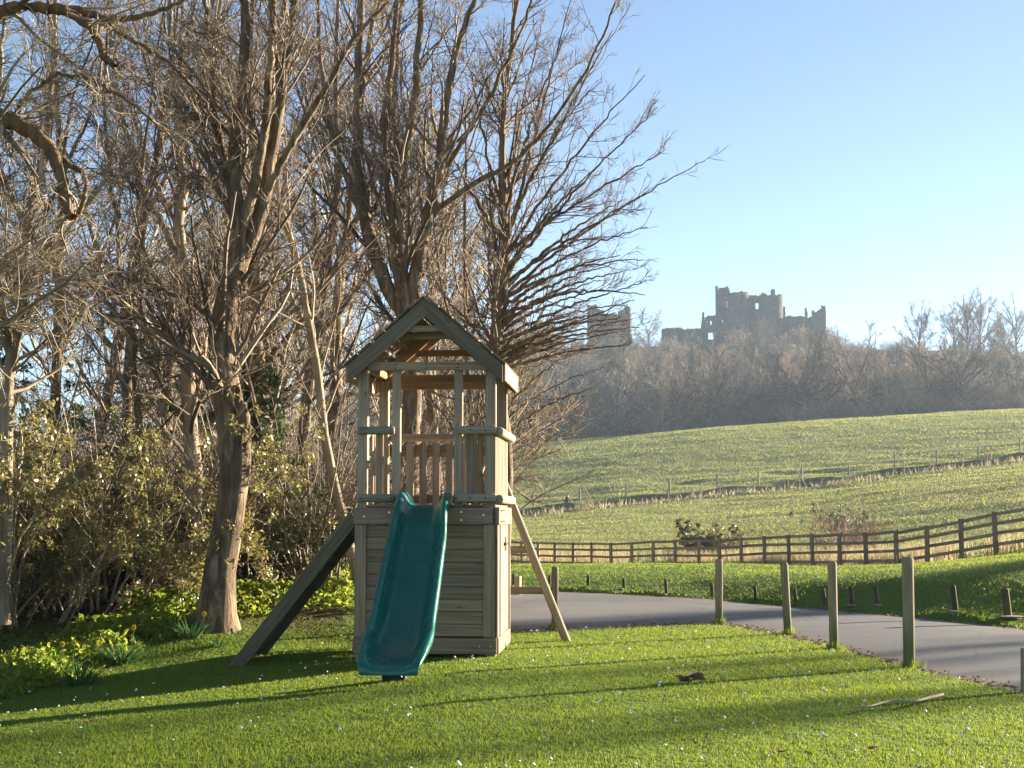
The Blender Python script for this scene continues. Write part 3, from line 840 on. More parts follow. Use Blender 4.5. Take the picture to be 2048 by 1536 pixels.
me_ = bpy.data.meshes.new('slide'); me_.from_pydata(Vs, [], Fs); me_.update()
for p_ in me_.polygons: p_.use_smooth = True
sl = obj('slide', me_, M['plastic'], tw)
sl['label'] = 'teal green plastic slide'
sd_ = sl.modifiers.new('thick', 'SOLIDIFY'); sd_.thickness = .009; sd_.offset = 0
ss_ = sl.modifiers.new('smooth', 'SUBSURF'); ss_.levels = 2; ss_.render_levels = 2
for x_, z_ in ((-.262, 1.60), (.262, 1.60)):
    bolt((x_ * .92, -.07, z_ - .03), (0, -1, .3), .012, M['steel'], sl)
beam('slide_foot', (-.10, -1.92, .0), (.10, -1.92, .0), .12, .22, M['hole'], tw)

# plank ladder on the left
def wl(p):  # world -> tower local
    q = TOWER.matrix_basis.inverted() if False else (Matrix.Translation(TOWER.location) @ Matrix.Rotation(TOWER.rotation_euler.z, 4, 'Z')).inverted()
    return q @ Vector(p)
foot = wl(pt(440, 1343, 15.18)); foot.y = .06
top = Vector((-h - .03, .06, 1.37))
for k, yy in enumerate((.06, .72)):
    a = Vector((foot.x + .01 * k, yy, foot.z - .04)); b = Vector((top.x, yy, top.z))
    dr = (b - a).normalized()
    beam('stringer', a - dr * .02, b, .045, .135, M['mossy'], tw, up=(-dr.z, 0, dr.x) if dr.x > 0 else (dr.z, 0, -dr.x))
dr = (Vector((top.x, 0, top.z)) - Vector((foot.x, 0, foot.z))).normalized(); un = Vector((-dr.z, 0, dr.x))
for i in range(11):
    f_ = .05 + i * .088
    c_ = Vector((foot.x, .39, foot.z)).lerp(Vector((top.x, .39, top.z)), f_) + un * .02
    beam('ramp_board', c_ + Vector((0, -.305, 0)), c_ + Vector((0, .305, 0)), .145, .022, M['mossy'], tw, up=un)

# climbing A-frame of round timber behind the tower
AY = 17.3
af = tag(empty('climbing_frame', (-.26, AY, 0)), 'leaning round timber A-frame with two crossbars behind the tower', 'climbing frame')
def afl(name, p0, p1, r, **k): return log(name, Vector(p0) - af.location, Vector(p1) - af.location, r, M['log'], af, **k)
apex = Vector((-.255, AY, 2.10))
fr_ = Vector((.625, AY, -.06)); fl_ = Vector((-1.135, AY, -.06))
afl('leg', fr_, apex + Vector((.02, 0, 0)), .047, wob=.015, seed=8)
afl('leg', fl_, apex + Vector((-.02, .0, 0)), .047, wob=.015, seed=9)
for z_ in (1.0, .55):
    t_ = (z_ + .06) / 2.16
    xr = fr_.x + (apex.x - fr_.x) * t_; xl = fl_.x + (apex.x - fl_.x) * t_
    afl('crossbar', (xl - .02, AY + .06, z_), (xr + .02, AY + .06, z_), .042, wob=.015, seed=int(z_ * 20))
afl('beam', (-.255, 16.55, 2.13), (-.255, 17.75, 2.13), .055, wob=.015, seed=11)

# ------------------------------------------------------------------ bollards and stumps
BOL = [(1110, 1110, 1133, 1258, 13.5, 'tall round timber post behind the leaning A-frame leg', .0),
       (1438, 1438, 1118, 1246, 15, 'tall round timber post at the lawn tip, left of the leaning post', .0),
       (1568, 1577, 1125, 1268, 15.5, 'tall round timber post tilted left at the lawn edge', .0),
       (1664, 1668, 1122, 1297, 17.5, 'tall round timber post right beside the tilted post', .0),
       (1815, 1818, 1113, 1335, 23, 'nearest and largest round timber post beside the lane', .0)]
for i, (tx, bx, ty, by, w_, lab, _) in enumerate(BOL):
    b0 = gpt(bx, by, 0.0); t0_ = pt(tx, ty, b0[1])
    o = log('timber_post', (b0[0], b0[1], -.12), tuple(t0_), w_ / 2 * b0[1] / F, M['bollard'], None, sides=18, wob=.012, seed=20 + i)
    tag(o, lab, 'post', 'tall posts along the lawn edge')
STP = [(1027, 1147, 1170, 5), (1099, 1150, 1168, 5), (1176, 1150, 1173, 6), (1247, 1156, 1177, 6), (1331, 1158, 1188, 6.5), (1423, 1165, 1193, 7), (1509, 1171, 1196, 7),
       (1589, 1176, 1202, 7), (1646, 1176, 1209, 8), (1700, 1173, 1209, 9), (1750, 1172, 1209, 9), (1905, 1170, 1222, 11.5), (2009, 1176, 1234, 15)]
SLB = ['short dark stump post at the far lane edge, just right of the tower base', 'short dark stump post seen between the leaning leg and the tall post',
       'short stump post by the lane, next right of the A-frame', 'short stump post below the fifth fence bay, by the far kerb', 'short stump post left of the tall lawn tip post',
       'short stump post just left of the tall lawn tip post base', 'short stump post between the lawn tip post and the tilted post', 'short stump post just right of the tilted post',
       'short stump post directly left of the fourth tall post', 'dark stump post right of the fourth tall post, first of a close pair', 'dark stump post, right one of the close pair under the bank',
       'dark stump post on the bank right of the nearest tall post', 'thickest dark stump post at the right, standing on a flat stone']
STD = []
for i, (px, ty, by, w_) in enumerate(STP):
    # stand where the sight line meets the bank
    ys_ = np.linspace(16, 32, 900); xs_ = (px - CX) / F * ys_
    zz = zg(xs_, ys_); line = np.array([pt(px, by, y_)[2] for y_ in ys_])
    k = np.argmax(zz > line); d_ = ys_[k]
    b0 = np.array((xs_[k], d_, zz[k])); t0_ = pt(px, ty, d_)
    STD.append(b0)
    o = log('stump_post', (b0[0], b0[1], b0[2] - .10), tuple(t0_), w_ / 2 * d_ / F, M['stump'], None, sides=12, wob=.02, seed=40 + i)
    tag(o, SLB[i], 'post', 'short stump posts along the far lane edge')
# post on the frame edge
b0 = gpt(2053, 1384, 0.0); t0_ = pt(2053, 1296, b0[1])
tag(beam('dark_post', (b0[0], b0[1], -.1), tuple(t0_), .075, .075, M['fence'], None, up=(0, 1, 0)), 'dark square post cut by the right picture edge', 'post')
# flat stones at the stump feet
def slab(c, sx, sy, sz, seed, label):
    rg_ = np.random.default_rng(seed)
    bm = bmesh.new(); bmesh.ops.create_icosphere(bm, subdivisions=2, radius=1)
    for v_ in bm.verts:
        k_ = 1 + .25 * rg_.normal()
        v_.co = Vector((v_.co.x * sx * k_, v_.co.y * sy * k_, max(-.6, min(.75, v_.co.z)) * sz))
    me_ = bpy.data.meshes.new('slab'); bm.to_mesh(me_); bm.free()
    o = obj('flat_stone', me_, M['slab'], None, c); tag(o, label, 'stone', 'flat stones at the stump feet'); return o
for i, (k, dx, sx) in enumerate(((2, -.05, .05), (3, -.06, .06), (4, -.06, .06), (9, -.05, .07), (10, -.06, .08), (11, -.08, .10), (12, .0, .2))):
    b = STD[k]
    labs = ['small flat stone at the foot of the third stump from the tower', 'small flat stone at the foot of the fourth stump from the tower', 'flat stone beside the stump left of the lawn tip post',
            'flat stone below the left stump of the close pair', 'flat stone below the right stump of the close pair', 'flat stone below the bank stump right of the nearest post', 'broad flat stone under the thickest stump at the right']
    slab((b[0] + dx, b[1] - .12, b[2] - .01 if k < 12 else b[2] + .0), sx, .06 if k < 12 else .12, .03, 60 + i, labs[i])
# grey cabinet and lit post by the yard
c0 = gpt(1020, 1196, 0.0)
cb = tag(empty('grey_cabinet', (c0[0] - .42, c0[1] + .3, 0)), 'low grey cabinet behind the right edge of the tower base', 'cabinet')
beam('body', (-.42, 0, .39), (.42, 0, .39), .5, .68, M['cabinet'], cb)
beam('lid', (-.44, 0, .745), (.44, 0, .745), .54, .03, M['cabinet'], cb)
for k in range(3): beam('panel', (-.40, -.256, .17 + k * .215), (.40, -.256, .17 + k * .215), .012, .20, M['cabinet'], cb)
for s_ in (-1, 1): beam('foot', (s_ * .36, -.18, .02), (s_ * .36, .18, .02), .06, .06, M['fence'], cb)
c1 = gpt(1036, 1190, 0.0); c2 = pt(1036, 1152, c1[1])
tag(beam('square_post', (c1[0], c1[1], -.05), tuple(c2), .10, .09, M['stake'], None, up=(.5, 1, 0)), 'short square sunlit timber post above the lower crossbar', 'post')

# ------------------------------------------------------------------ post and rail fence
fo = FENCE[11]
fence = tag(empty('post_and_rail_fence', (fo[0], fo[1], z1(*fo))), 'dark brown four-rail timber fence along the foot of the pasture', 'fence')
f0 = Vector(fence.location)
zf = zg(FENCE[:, 0], FENCE[:, 1])
FH = np.interp(FPX, [1012, 1396, 1728, 1918, 2140], [1.25, 1.26, 1.27, 1.27, 1.27])
rgf = np.random.default_rng(5)
for i, (p, z) in enumerate(zip(FENCE, zf)):
    a = FENCE[max(i - 1, 0)]; b = FENCE[min(i + 1, len(FENCE) - 1)]
    t_ = np.append(b - a, 0)
    lean = rgf.normal(size=2) * .012
    beam('post', Vector((p[0], p[1], z - .25)) - f0, Vector((p[0] + lean[0], p[1] + lean[1], z + FH[i])) - f0, .14, .10, M['fence'], fence, up=(t_[1], -t_[0], 0))
for i in range(len(FENCE) - 1):
    for fr in (.945, .72, .475, .225):
        p = FENCE[i]; q = FENCE[i + 1]; nrm = np.array((q[1] - p[1], -(q[0] - p[0]))); nrm = nrm / np.linalg.norm(nrm)
        if nrm[1] > 0: nrm = -nrm
        o_ = nrm * (-.085)
        j1, j2 = rgf.normal(size=2) * .012
        beam('rail', Vector((p[0] + o_[0], p[1] + o_[1], zf[i] + FH[i] * fr + j1)) - f0, Vector((q[0] + o_[0], q[1] + o_[1], zf[i+1] + FH[i+1] * fr + j2)) - f0, .04, .10, M['fence'], fence)

# ------------------------------------------------------------------ wire fences and staked saplings in the pasture
def on_line(px, off):
    """ground point on sight column px, 'off' metres beyond the ditch"""
    ys_ = np.linspace(120, 230, 1500); xs_ = (px - CX) / F * ys_
    dl = np.array([DITCH[:, 0], DITCH[:, 1]])
    yd = np.interp(xs_, DITCH[:, 0], DITCH[:, 1])
    k = np.argmin(np.abs(ys_ - yd - off)); return np.array((xs_[k], ys_[k], 0.0))
def wire_fence(name, label, plist, off, mat, r, hs):
    P = [on_line(px, off) for px, *_ in plist]
    for p in P: p[2] = z1(p[0], p[1])
    root = tag(empty(name, P[0]), label, 'fence'); b = Vector(P[0])
    tops = []
    for i, (p, hh) in enumerate(zip(P, hs)):
        l_ = rgf.normal(size=2) * .03
        tp = Vector((p[0] + l_[0], p[1] + l_[1], p[2] + hh)); tops.append((Vector(p), tp))
        log('post', Vector((p[0], p[1], p[2] - .3)) - b, tp - b, r, M[mat], root, sides=8, wob=.02, seed=i)
    for fr in (.9, .5):
        V = []; 
        for (a, c), (d_, e) in zip(tops[:-1], tops[1:]):
            s1 = a.lerp(c, fr) - b; s2 = d_.lerp(e, fr) - b
            n0 = len(V)
        pl = np.array([[tuple(a.lerp(c, fr) - b)] for a, c in tops]).reshape(1, -1, 3)
        v, f = tubes(pl, np.full(pl.shape[:2], .005), 3)
        obj('wire', mesh_np('wire', v, f), M['steel'], root)
TALL = [(1067, 26), (1159, 26), (1252, 26), (1338, 26), (1434, 30), (1516, 28), (1602, 25), (1696, 29), (1789, 27), (1873, 26), (1956, 25), (2040, 25), (2130, 25)]
wire_fence('wire_fence', 'wire fence on taller pale posts along the upper ditch edge', TALL, 1.1, 'log', .10, [1.62 + .1 * rgf.normal() for _ in TALL])
SHORT = [(1038, 20), (1106, 15), (1174, 12), (1244, 17), (1335, 16), (1385, 13), (1438, 18), (1506, 16), (1575, 16), (1643, 17), (1714, 17), (1785, 17), (1858, 20), (1923, 17), (1989, 17), (2060, 17)]
wire_fence('wire_fence', 'wire fence on short dark posts along the lower ditch edge', SHORT, -1.2, 'fence', .085, [1.1 + .12 * rgf.normal() for _ in SHORT])
def sapling(px, off, hgt, label, seed, stakes):
    p = on_line(px, off); p[2] = z1(p[0], p[1]); rg_ = np.random.default_rng(seed)
    P = np.array([p + np.array((.12 * math.sin(k * .9 + seed) * k / 8, 0, hgt * k / 8)) for k in range(9)])
    root = build_tree('sapling', label, [(resample(P, 14), taper(14, .05, .016))], seed,
        [dict(dens=4, tr=(.45, 1), ang=28, angsd=8, lfun=lf(.5, .08), K=5, wig=.08, trop=.12, rr=.5, rmin=.012, sides=3), dict(dens=4, tr=(.2, 1), ang=30, angsd=8, lfun=lf(.2, .2), K=3, wig=.1, trop=.1, rr=.6, rmin=.01, sides=3)],
        'bark_pale', 'twig_pale', base=p, group='staked saplings in the pasture')
    for (dx, dz, lean) in stakes:
        log('stake', (dx, -.1, -.2), (dx + lean, -.1, dz), .065, M['stake'], root, sides=8, seed=seed)
sapling(1169, -4.0, 4.6, 'thin staked sapling right of the walking person', 1, [(.15, 1.3, .0), (1.1, 2.2, -1.05)])
sapling(1592, -3.0, 5.6, 'thin staked sapling midway along the ditch with a slanting stake', 2, [(.3, 1.3, .0), (1.3, 2.4, -1.5)])
sapling(1974, -2.0, 5.0, 'thin sapling among crossed stakes at the right end of the ditch', 3, [(-.3, 2.2, 0), (.4, 2.2, 0), (1.7, 2.2, -1.3)])
for px, off, lab in ((1402, -5, 'pale bare stake standing below the ditch left of centre field'), (1807, -4, 'pale bare stake below the ditch in the right half of the field')):
    p = on_line(px, off); p[2] = z1(p[0], p[1])
    tag(log('pale_stake', (p[0], p[1], p[2] - .2), (p[0] - .03, p[1], p[2] + 1.65), .075, M['stake'], None, sides=8), lab, 'stake', 'pale stakes below the ditch')

# ------------------------------------------------------------------ walking person
def skin_mesh(name, verts, edges, radii, mat, parent, sub=2):
    me_ = bpy.data.meshes.new(name); me_.from_pydata(verts, edges, []); me_.update()
    o = obj(name, me_, mat, parent)
    sk = o.modifiers.new('skin', 'SKIN')
    sv = me_.skin_vertices[0].data
    for i, r_ in enumerate(radii): sv[i].radius = (r_, r_)
    sv[0].use_root = True
    sk.use_smooth_shade = True
    sb = o.modifiers.new('sub', 'SUBSURF'); sb.levels = sub; sb.render_levels = sub
    return o
pp = on_line(1133, -3.2); pp[2] = z1(pp[0], pp[1]) + .12
person = tag(empty('person', pp), 'person in dark jacket and grey trousers walking right along the ditch', 'person')
M['skin'] = flat('skin', (.42, .26, .19), .6); M['jacket'] = flat('dark_jacket', (.012, .012, .016), .85); M['jeans'] = flat('grey_trousers', (.10, .10, .115), .85)
M['hair'] = flat('dark_hair', (.015, .012, .01), .6); M['shoe'] = flat('white_shoes', (.7, .7, .7), .6); M['pack'] = flat('dark_trousers_panel', (.05, .05, .06), .8)
BV = [(0, 0, .95), (.03, 0, 1.15), (.09, 0, 1.40), (.13, 0, 1.50), (.17, 0, 1.56), (.20, 0, 1.66), (.21, 0, 1.73),
      (0, -.09, .90), (.10, -.10, .50), (.05, -.10, .09), (.20, -.10, .05),
      (0, .09, .90), (-.04, .10, .50), (-.28, .10, .16), (-.16, .10, .08),
      (.09, -.19, 1.40), (.02, -.23, 1.13), (.20, -.22, .95), (.25, -.21, .88),
      (.09, .19, 1.40), (.12, .22, 1.13), (.33, .20, 1.02), (.39, .19, .98)]
BE = [(0, 1), (1, 2), (2, 3), (3, 4), (4, 5), (5, 6), (0, 7), (7, 8), (8, 9), (9, 10), (0, 11), (11, 12), (12, 13), (13, 14), (2, 15), (15, 16), (16, 17), (17, 18), (2, 19), (19, 20), (20, 21), (21, 22)]
BR = [.14, .14, .15, .07, .065, .095, .08, .10, .065, .045, .04, .10, .065, .045, .04, .065, .05, .04, .035, .065, .05, .04, .035]
skin_mesh('body', BV, BE, BR, M['skin'], person)
ji = [1, 0, 2, 3, 15, 16, 17, 19, 20, 21]
jm = {a: k for k, a in enumerate(ji)}
skin_mesh('jacket', [BV[a] for a in ji], [(jm[a], jm[b]) for a, b in BE if a in jm and b in jm], [.20, .20, .205, .09, .095, .08, .06, .095, .08, .06], M['jacket'], person)
ji = [0, 7, 8, 9, 11, 12, 13]; jm = {a: k for k, a in enumerate(ji)}
skin_mesh('trousers', [BV[a] for a in ji], [(jm[a], jm[b]) for a, b in BE if a in jm and b in jm], [.18, .14, .105, .08, .14, .105, .08], M['jeans'], person)
skin_mesh('hair', [(.17, 0, 1.68), (.15, 0, 1.75), (.22, 0, 1.80), (.26, 0, 1.76)], [(0, 1), (1, 2), (2, 3)], [.085, .09, .085, .05], M['hair'], person)
for a, b in ((9, 10), (13, 14)):
    skin_mesh('shoe', [tuple(Vector(BV[a]) + Vector((-.03, 0, -.03))), tuple(Vector(BV[b]) + Vector((.03, 0, -.02)))], [(0, 1)], [.055, .05], M['shoe'], person)
#@@PLANTS
# ------------------------------------------------------------------ castle ruin on the ridge
def vox(name, ctr_fn, nu, zlo, zhi, top, holes, cell, th, parent, origin, seed, closed=False):
    """ragged masonry: cells of a wall sheet kept under 'top' and outside 'holes'; ctr_fn(u in 0..1) -> (x, y, nx, ny)"""
    rg_ = np.random.default_rng(seed)
    nv = max(2, int(round((zhi - zlo) / cell)))
    us = np.linspace(0, 1, nu + 1); zs = np.linspace(zlo, zhi, nv + 1)
    uc = (us[:-1] + us[1:]) / 2; zc = (zs[:-1] + zs[1:]) / 2
    mask = np.zeros((nu, nv), bool)
    for i, u in enumerate(uc):
        t_ = top(u) + rg_.normal() * cell * .35
        for j, z in enumerate(zc):
            mask[i, j] = z < t_ and not any(u0 < u < u1 and z0 < z < z1_ for (u0, u1, z0, z1_) in holes)
    P = np.array([ctr_fn(u) for u in us])
    Vf = np.empty((nu + 1, nv + 1, 2, 3))
    for w_, o_ in ((0, 0.0), (1, -th)):
        Vf[:, :, w_, 0] = (P[:, 0] + P[:, 2] * o_)[:, None]; Vf[:, :, w_, 1] = (P[:, 1] + P[:, 3] * o_)[:, None]; Vf[:, :, w_, 2] = zs[None, :]
    Vf += rg_.normal(size=Vf.shape) * cell * .13
    if closed: Vf[-1] = Vf[0]
    idx = np.arange((nu + 1) * (nv + 1) * 2).reshape(nu + 1, nv + 1, 2)
    Fc = []
    for i in range(nu):
        for j in range(nv):
            if not mask[i, j]: continue
            a, b, c_, d_ = (i, j), (i + 1, j), (i + 1, j + 1), (i, j + 1)
            Fc.append([idx[a][0], idx[b][0], idx[c_][0], idx[d_][0]])
            Fc.append([idx[a][1], idx[d_][1], idx[c_][1], idx[b][1]])
            for (di, dj, e0, e1) in ((-1, 0, d_, a), (1, 0, b, c_), (0, -1, a, b), (0, 1, c_, d_)):
                ni, nj = i + di, j + dj
                if closed: ni %= nu
                if 0 <= ni < nu and 0 <= nj < nv and mask[ni, nj]: continue
                Fc.append([idx[e0][0], idx[e0][1], idx[e1][1], idx[e1][0]])
    V = Vf.reshape(-1, 3) - np.array(origin)
    return obj(name, mesh_np(name, V, np.array(Fc)), M['stone'], parent)
CD = 640.0
def pz(py, d=CD): return pt(1400, py, d)[2]
def pxx(px, d=CD): return (px - CX) / F * d
def straight(px0, px1, d0, d1):
    d0 += 80; d1 += 80
    x0, x1 = pxx(px0, d0), pxx(px1, d1); L = math.hypot(x1 - x0, d1 - d0)
    n_ = ((d1 - d0) / L, -(x1 - x0) / L)
    return lambda u: (x0 + (x1 - x0) * u, d0 + (d1 - d0) * u, n_[0], n_[1])
def ring(px, d, r, a0=0.0, a1=2 * math.pi):
    d += 80; r *= 1.14
    x0 = pxx(px, d)
    return lambda u: (x0 + r * math.cos(a0 + (a1 - a0) * u), d + r * math.sin(a0 + (a1 - a0) * u), math.cos(a0 + (a1 - a0) * u), math.sin(a0 + (a1 - a0) * u))
def prof_px(px0, px1, pts, d=CD):
    xs_ = [(p - px0) / (px1 - px0) for p, _ in pts]; zs_ = [pz(y_, d) for _, y_ in pts]
    return lambda u: float(np.interp(u, xs_, zs_))
co_ = np.array((pxx(1500), CD, pz(690)))
castle = tag(empty('castle_ruin', co_), 'ruined stone castle with ragged towers on the wooded ridge', 'castle')
ZB = pz(712)
def hole(px0, px1, a, b, y0, y1): return ((a - px0) / (px1 - px0), (b - px0) / (px1 - px0), pz(y1), pz(y0))
vox('tall_tower', straight(1435, 1464, 559, 559), 16, ZB, pz(568), prof_px(1435, 1464, [(1435, 572), (1438, 573), (1439, 580), (1445, 576), (1455, 575), (1461, 572), (1462, 583), (1464, 583)]),
    [hole(1435, 1464, 1456.2, 1459.2, 602, 616), hole(1435, 1464, 1447, 1449, 640, 646)], .42, 1.6, castle, co_, 1)
vox('tall_tower', straight(1464, 1464.5, 559.02, 566), 8, ZB, pz(580), lambda u: pz(585), [], .6, 1.0, castle, co_, 2)
vox('tall_tower', straight(1435.3, 1435, 566, 559.4), 8, ZB, pz(570), lambda u: pz(575), [], .6, 1.0, castle, co_, 21)
vox('round_tower', ring(1481, 558.6, 3.5), 34, ZB, pz(585), lambda u: pz(588.5) + .2 * math.sin(9 * u), [(.60, .625, pz(625), pz(612)), (.70, .72, pz(655), pz(648))], .6, 1.4, castle, co_, 3, closed=True)
vox('curtain_wall', straight(1496, 1528, 561, 561), 17, ZB, pz(583), prof_px(1496, 1528, [(1496, 589), (1528, 591)]), [hole(1496, 1528, 1514.3, 1521.5, 605, 617)], .42, 1.5, castle, co_, 4)
vox('great_round_tower', ring(1545.5, 559.5, 4.35), 40, ZB, pz(585), lambda u: pz(591.5) + .25 * math.sin(7 * u), [(.66, .675, pz(640), pz(630))], .6, 1.4, castle, co_, 5, closed=True)
vox('chimney_stack', straight(1526.5, 1534.5, 559, 559), 5, pz(600), pz(584), prof_px(1526.5, 1534.5, [(1526.5, 590), (1530, 585), (1532, 585.5), (1534.5, 591)]), [], .3, 1.1, castle, co_, 6)
vox('chimney_stack', straight(1546.5, 1555, 556.6, 556.6), 5, pz(600), pz(579), prof_px(1546.5, 1555, [(1546.5, 582), (1549, 580), (1554, 580), (1555, 588)]), [], .3, 1.2, castle, co_, 7)
vox('pinnacle', straight(1569.5, 1575, 561, 561.6), 4, ZB, pz(608), prof_px(1569.5, 1575, [(1569.5, 610), (1575, 611)]), [], .4, 1.0, castle, co_, 8)
vox('low_curtain_wall', straight(1574.5, 1630, 562, 556), 26, ZB, pz(628), prof_px(1574, 1630, [(1574, 631), (1600, 633), (1630, 637)]), [], .45, 1.4, castle, co_, 9)
vox('pinnacle', straight(1614.5, 1620, 559, 559), 4, pz(645), pz(614), prof_px(1614.5, 1620, [(1614.5, 616), (1618, 616.5), (1620, 627)]), [], .4, 1.0, castle, co_, 10)
vox('end_tower', straight(1629, 1656, 554, 554), 14, ZB, pz(612), prof_px(1629, 1656, [(1629, 624), (1632, 626), (1636, 628), (1642, 624), (1647, 622), (1648, 616), (1656, 615.5)]), [], .42, 1.4, castle, co_, 11)
vox('end_tower', straight(1656.1, 1657.5, 554.05, 560), 9, ZB, pz(612), lambda u: pz(616) - 1.4 * u, [], .5, 1.2, castle, co_, 12)
vox('gate_wall', straight(1411, 1436, 560, 560), 16, ZB, pz(627), prof_px(1411, 1436, [(1411, 640), (1414, 636), (1419, 631.5), (1436, 631)]),
    [hole(1411, 1436, 1418.2, 1429, 664.5, 679), hole(1411, 1436, 1424, 1426.3, 641, 650), hole(1411, 1436, 1417.7, 1419.3, 643, 646)], .36, 1.4, castle, co_, 13)
vox('pinnacle', straight(1404.5, 1412.5, 560.6, 560.6), 8, ZB, pz(620), prof_px(1404.5, 1412.5, [(1404.5, 656), (1406.5, 640), (1408, 624), (1411, 623), (1412, 635), (1412.5, 640)]), [], .3, 1.2, castle, co_, 14)
vox('outer_wall', straight(1325, 1405, 562, 561), 36, ZB, pz(652), prof_px(1325, 1405, [(1325, 656), (1340, 654.5), (1360, 655), (1375, 657), (1405, 655.5)]), [], .4, 1.3, castle, co_, 15)
co2 = np.array((pxx(1222, 625), 625, pz(670, 625)))
rt = tag(empty('ruined_tower', co2), 'square ruined castle tower half hidden by the bare branches', 'tower')
def pf2(a, b, pts): return prof_px(a, b, pts, 625)
vox('wall', straight(1176, 1262, 545, 545), 36, pz(700, 625), pz(596, 625), pf2(1176, 1262, [(1176, 610), (1186, 613), (1194, 608), (1197, 616), (1208, 620), (1210, 627), (1238, 629), (1240, 621), (1250, 618), (1254, 609), (1262, 612)]), [(.885, .92, pz(613, 625), pz(608, 625))], .5, 1.6, rt, co2, 16)
vox('wall', straight(1262, 1266, 545.05, 553), 13, pz(700, 625), pz(596, 625), lambda u: pz(613, 625) - 1.0 * u, [], .5, 1.4, rt, co2, 17)

# ------------------------------------------------------------------ trees
TREE = {}
def jit(P, rg_, s): 
    P = P.copy(); P[1:] += rg_.normal(size=P[1:].shape) * s; return P

# big sycamore left of the tower
rg1 = np.random.default_rng(11)
t1 = [(stem_px([(428, 1290), (436, 1200), (448, 1090), (466, 990), (472, 900), (452, 790), (443, 690), (455, 600), (472, 520), (478, 455), (472, 400), (466, 330), (478, 215), (489, 110), (490, -30), (480, -260)], 17.4, rg1, 40, .006), wpx([118, 72, 61, 57, 66, 60, 53, 50, 43, 30, 27, 25, 23, 20, 17, 12], 17.4, 40)),
      (stem_px([(462, 590), (484, 520), (505, 470), (524, 420), (536, 350), (552, 255), (570, 140), (585, 40), (596, -60), (620, -280)], 17.4, rg1, 40, .006, .3), wpx([36, 33, 30, 28, 26, 23, 20, 18, 15, 10], 17.4, 40)),
      (stem_px([(478, 470), (500, 400), (518, 320), (532, 240), (540, 120), (548, -20), (555, -260)], 17.4, rg1, 40, .006, -.3), wpx([26, 22, 19, 17, 14, 12, 8], 17.4, 40)),
      (stem_px([(480, 430), (452, 330), (430, 240), (425, 130), (410, 0), (395, -200)], 17.4, rg1, 40, .008, .6), taper(40, .06, .02)),
      (stem_px([(530, 390), (590, 280), (650, 180), (700, 90), (760, 20), (830, -60)], 17.4, rg1, 40, .008, -.6), taper(40, .045, .015)),
      (stem_px([(455, 720), (420, 640), (350, 590), (280, 560), (200, 545), (140, 560)], 17.4, rg1, 40, .010, -.5), taper(40, .035, .010))]
kp = pt(484, 850, 17.28)
TREE['sycamore'] = build_tree('sycamore_tree', 'large sunlit sycamore with a swollen burr on its trunk left of the tower', t1, 101,
    levels_near(1.02, (.35, .20), .10, .30), 'bark', 'twig', base=(t1[0][0][0][0], 17.4, z1(t1[0][0][0][0], 17.4)), group='bare trees at the wood edge', sides=16,
    knob=[(kp, (.085, .10, .24)), (pt(470, 800, 17.3), (.08, .09, .16)), (pt(408, 1268, 17.35), (.11, .10, .10)), (pt(452, 1272, 17.3), (.10, .11, .12))])
# slim trunk to its left
t2 = [(stem_px([(400, 1215), (392, 1120), (386, 1040), (386, 950), (380, 850), (377, 750), (376, 650), (370, 550), (360, 455), (365, 350), (352, 200), (340, 60), (345, -120), (340, -260)], 19.2, rg1, 30, .008), wpx([44, 36, 34, 33, 30, 29, 27, 24, 20, 17, 14, 12, 9, 6], 19.2, 30)),
      (stem_px([(372, 570), (340, 470), (290, 390), (255, 280), (230, 150), (215, 20), (200, -120)], 19.2, rg1, 30, .012, .8), taper(30, .055, .015)),
      (stem_px([(365, 400), (400, 300), (430, 170), (440, 30), (450, -140)], 19.2, rg1, 30, .012, .5), taper(30, .05, .015))]
build_tree('slim_tree', 'slim straight tree with an ivy foot just left of the large sycamore', t2, 102, levels_near(.88, (.4, .24), .06, .2), 'bark_pale', 'twig', base=(t2[0][0][0][0], 19.2, z1(t2[0][0][0][0], 19.2)),
    group='bare trees at the wood edge', ivy=[(t2[0][0], 0, .14, 900, .2)])
# ivy-clad tree to its right
t3 = [(stem_px([(538, 1205), (534, 1100), (530, 1000), (527, 900), (522, 820), (514, 740), (506, 640), (508, 560), (520, 470), (540, 380), (548, 250), (560, 100), (570, -60), (575, -250)], 20.8, rg1, 30, .008), wpx([58, 50, 48, 46, 44, 36, 30, 26, 23, 20, 17, 14, 11, 8], 20.8, 30)),
      (stem_px([(520, 830), (500, 765), (484, 690), (476, 610), (480, 520), (500, 430), (505, 300), (500, 150), (505, 0), (500, -220)], 20.8, rg1, 30, .008, .4), wpx([30, 26, 24, 22, 20, 18, 15, 12, 9, 6], 20.8, 30)),
      (stem_px([(515, 760), (560, 690), (610, 640), (660, 560), (690, 470), (700, 380), (690, 250)], 20.8, rg1, 30, .010, 1.0), taper(30, .05, .014))]
build_tree('forked_tree', 'forked tree with an ivy-wrapped lower trunk right of the large sycamore', t3, 103, levels_near(.75, (.4, .24), .07, .25), 'bark', 'twig', base=(t3[0][0][0][0], 20.8, z1(t3[0][0][0][0], 20.8)),
    group='bare trees at the wood edge', ivy=[(t3[0][0], 0, .42, 3200, .26)])
# thin pale leaning tree
t4 = [(stem_px([(725, 1190), (702, 1100), (680, 1010), (657, 905), (641, 790), (626, 690), (608, 590), (585, 490), (562, 410), (545, 300), (545, 150), (540, 0), (550, -150)], 19.6, rg1, 30, .008), taper(30, .068, .022, .2))]
build_tree('leaning_tree', 'thin pale leaning tree rising behind the plank ladder', t4, 104, levels_near(.7, (.35, .16), .06, .25), 'bark_pale', 'twig_pale', base=(t4[0][0][0][0], 19.6, z1(t4[0][0][0][0], 19.6)), group='bare trees at the wood edge')
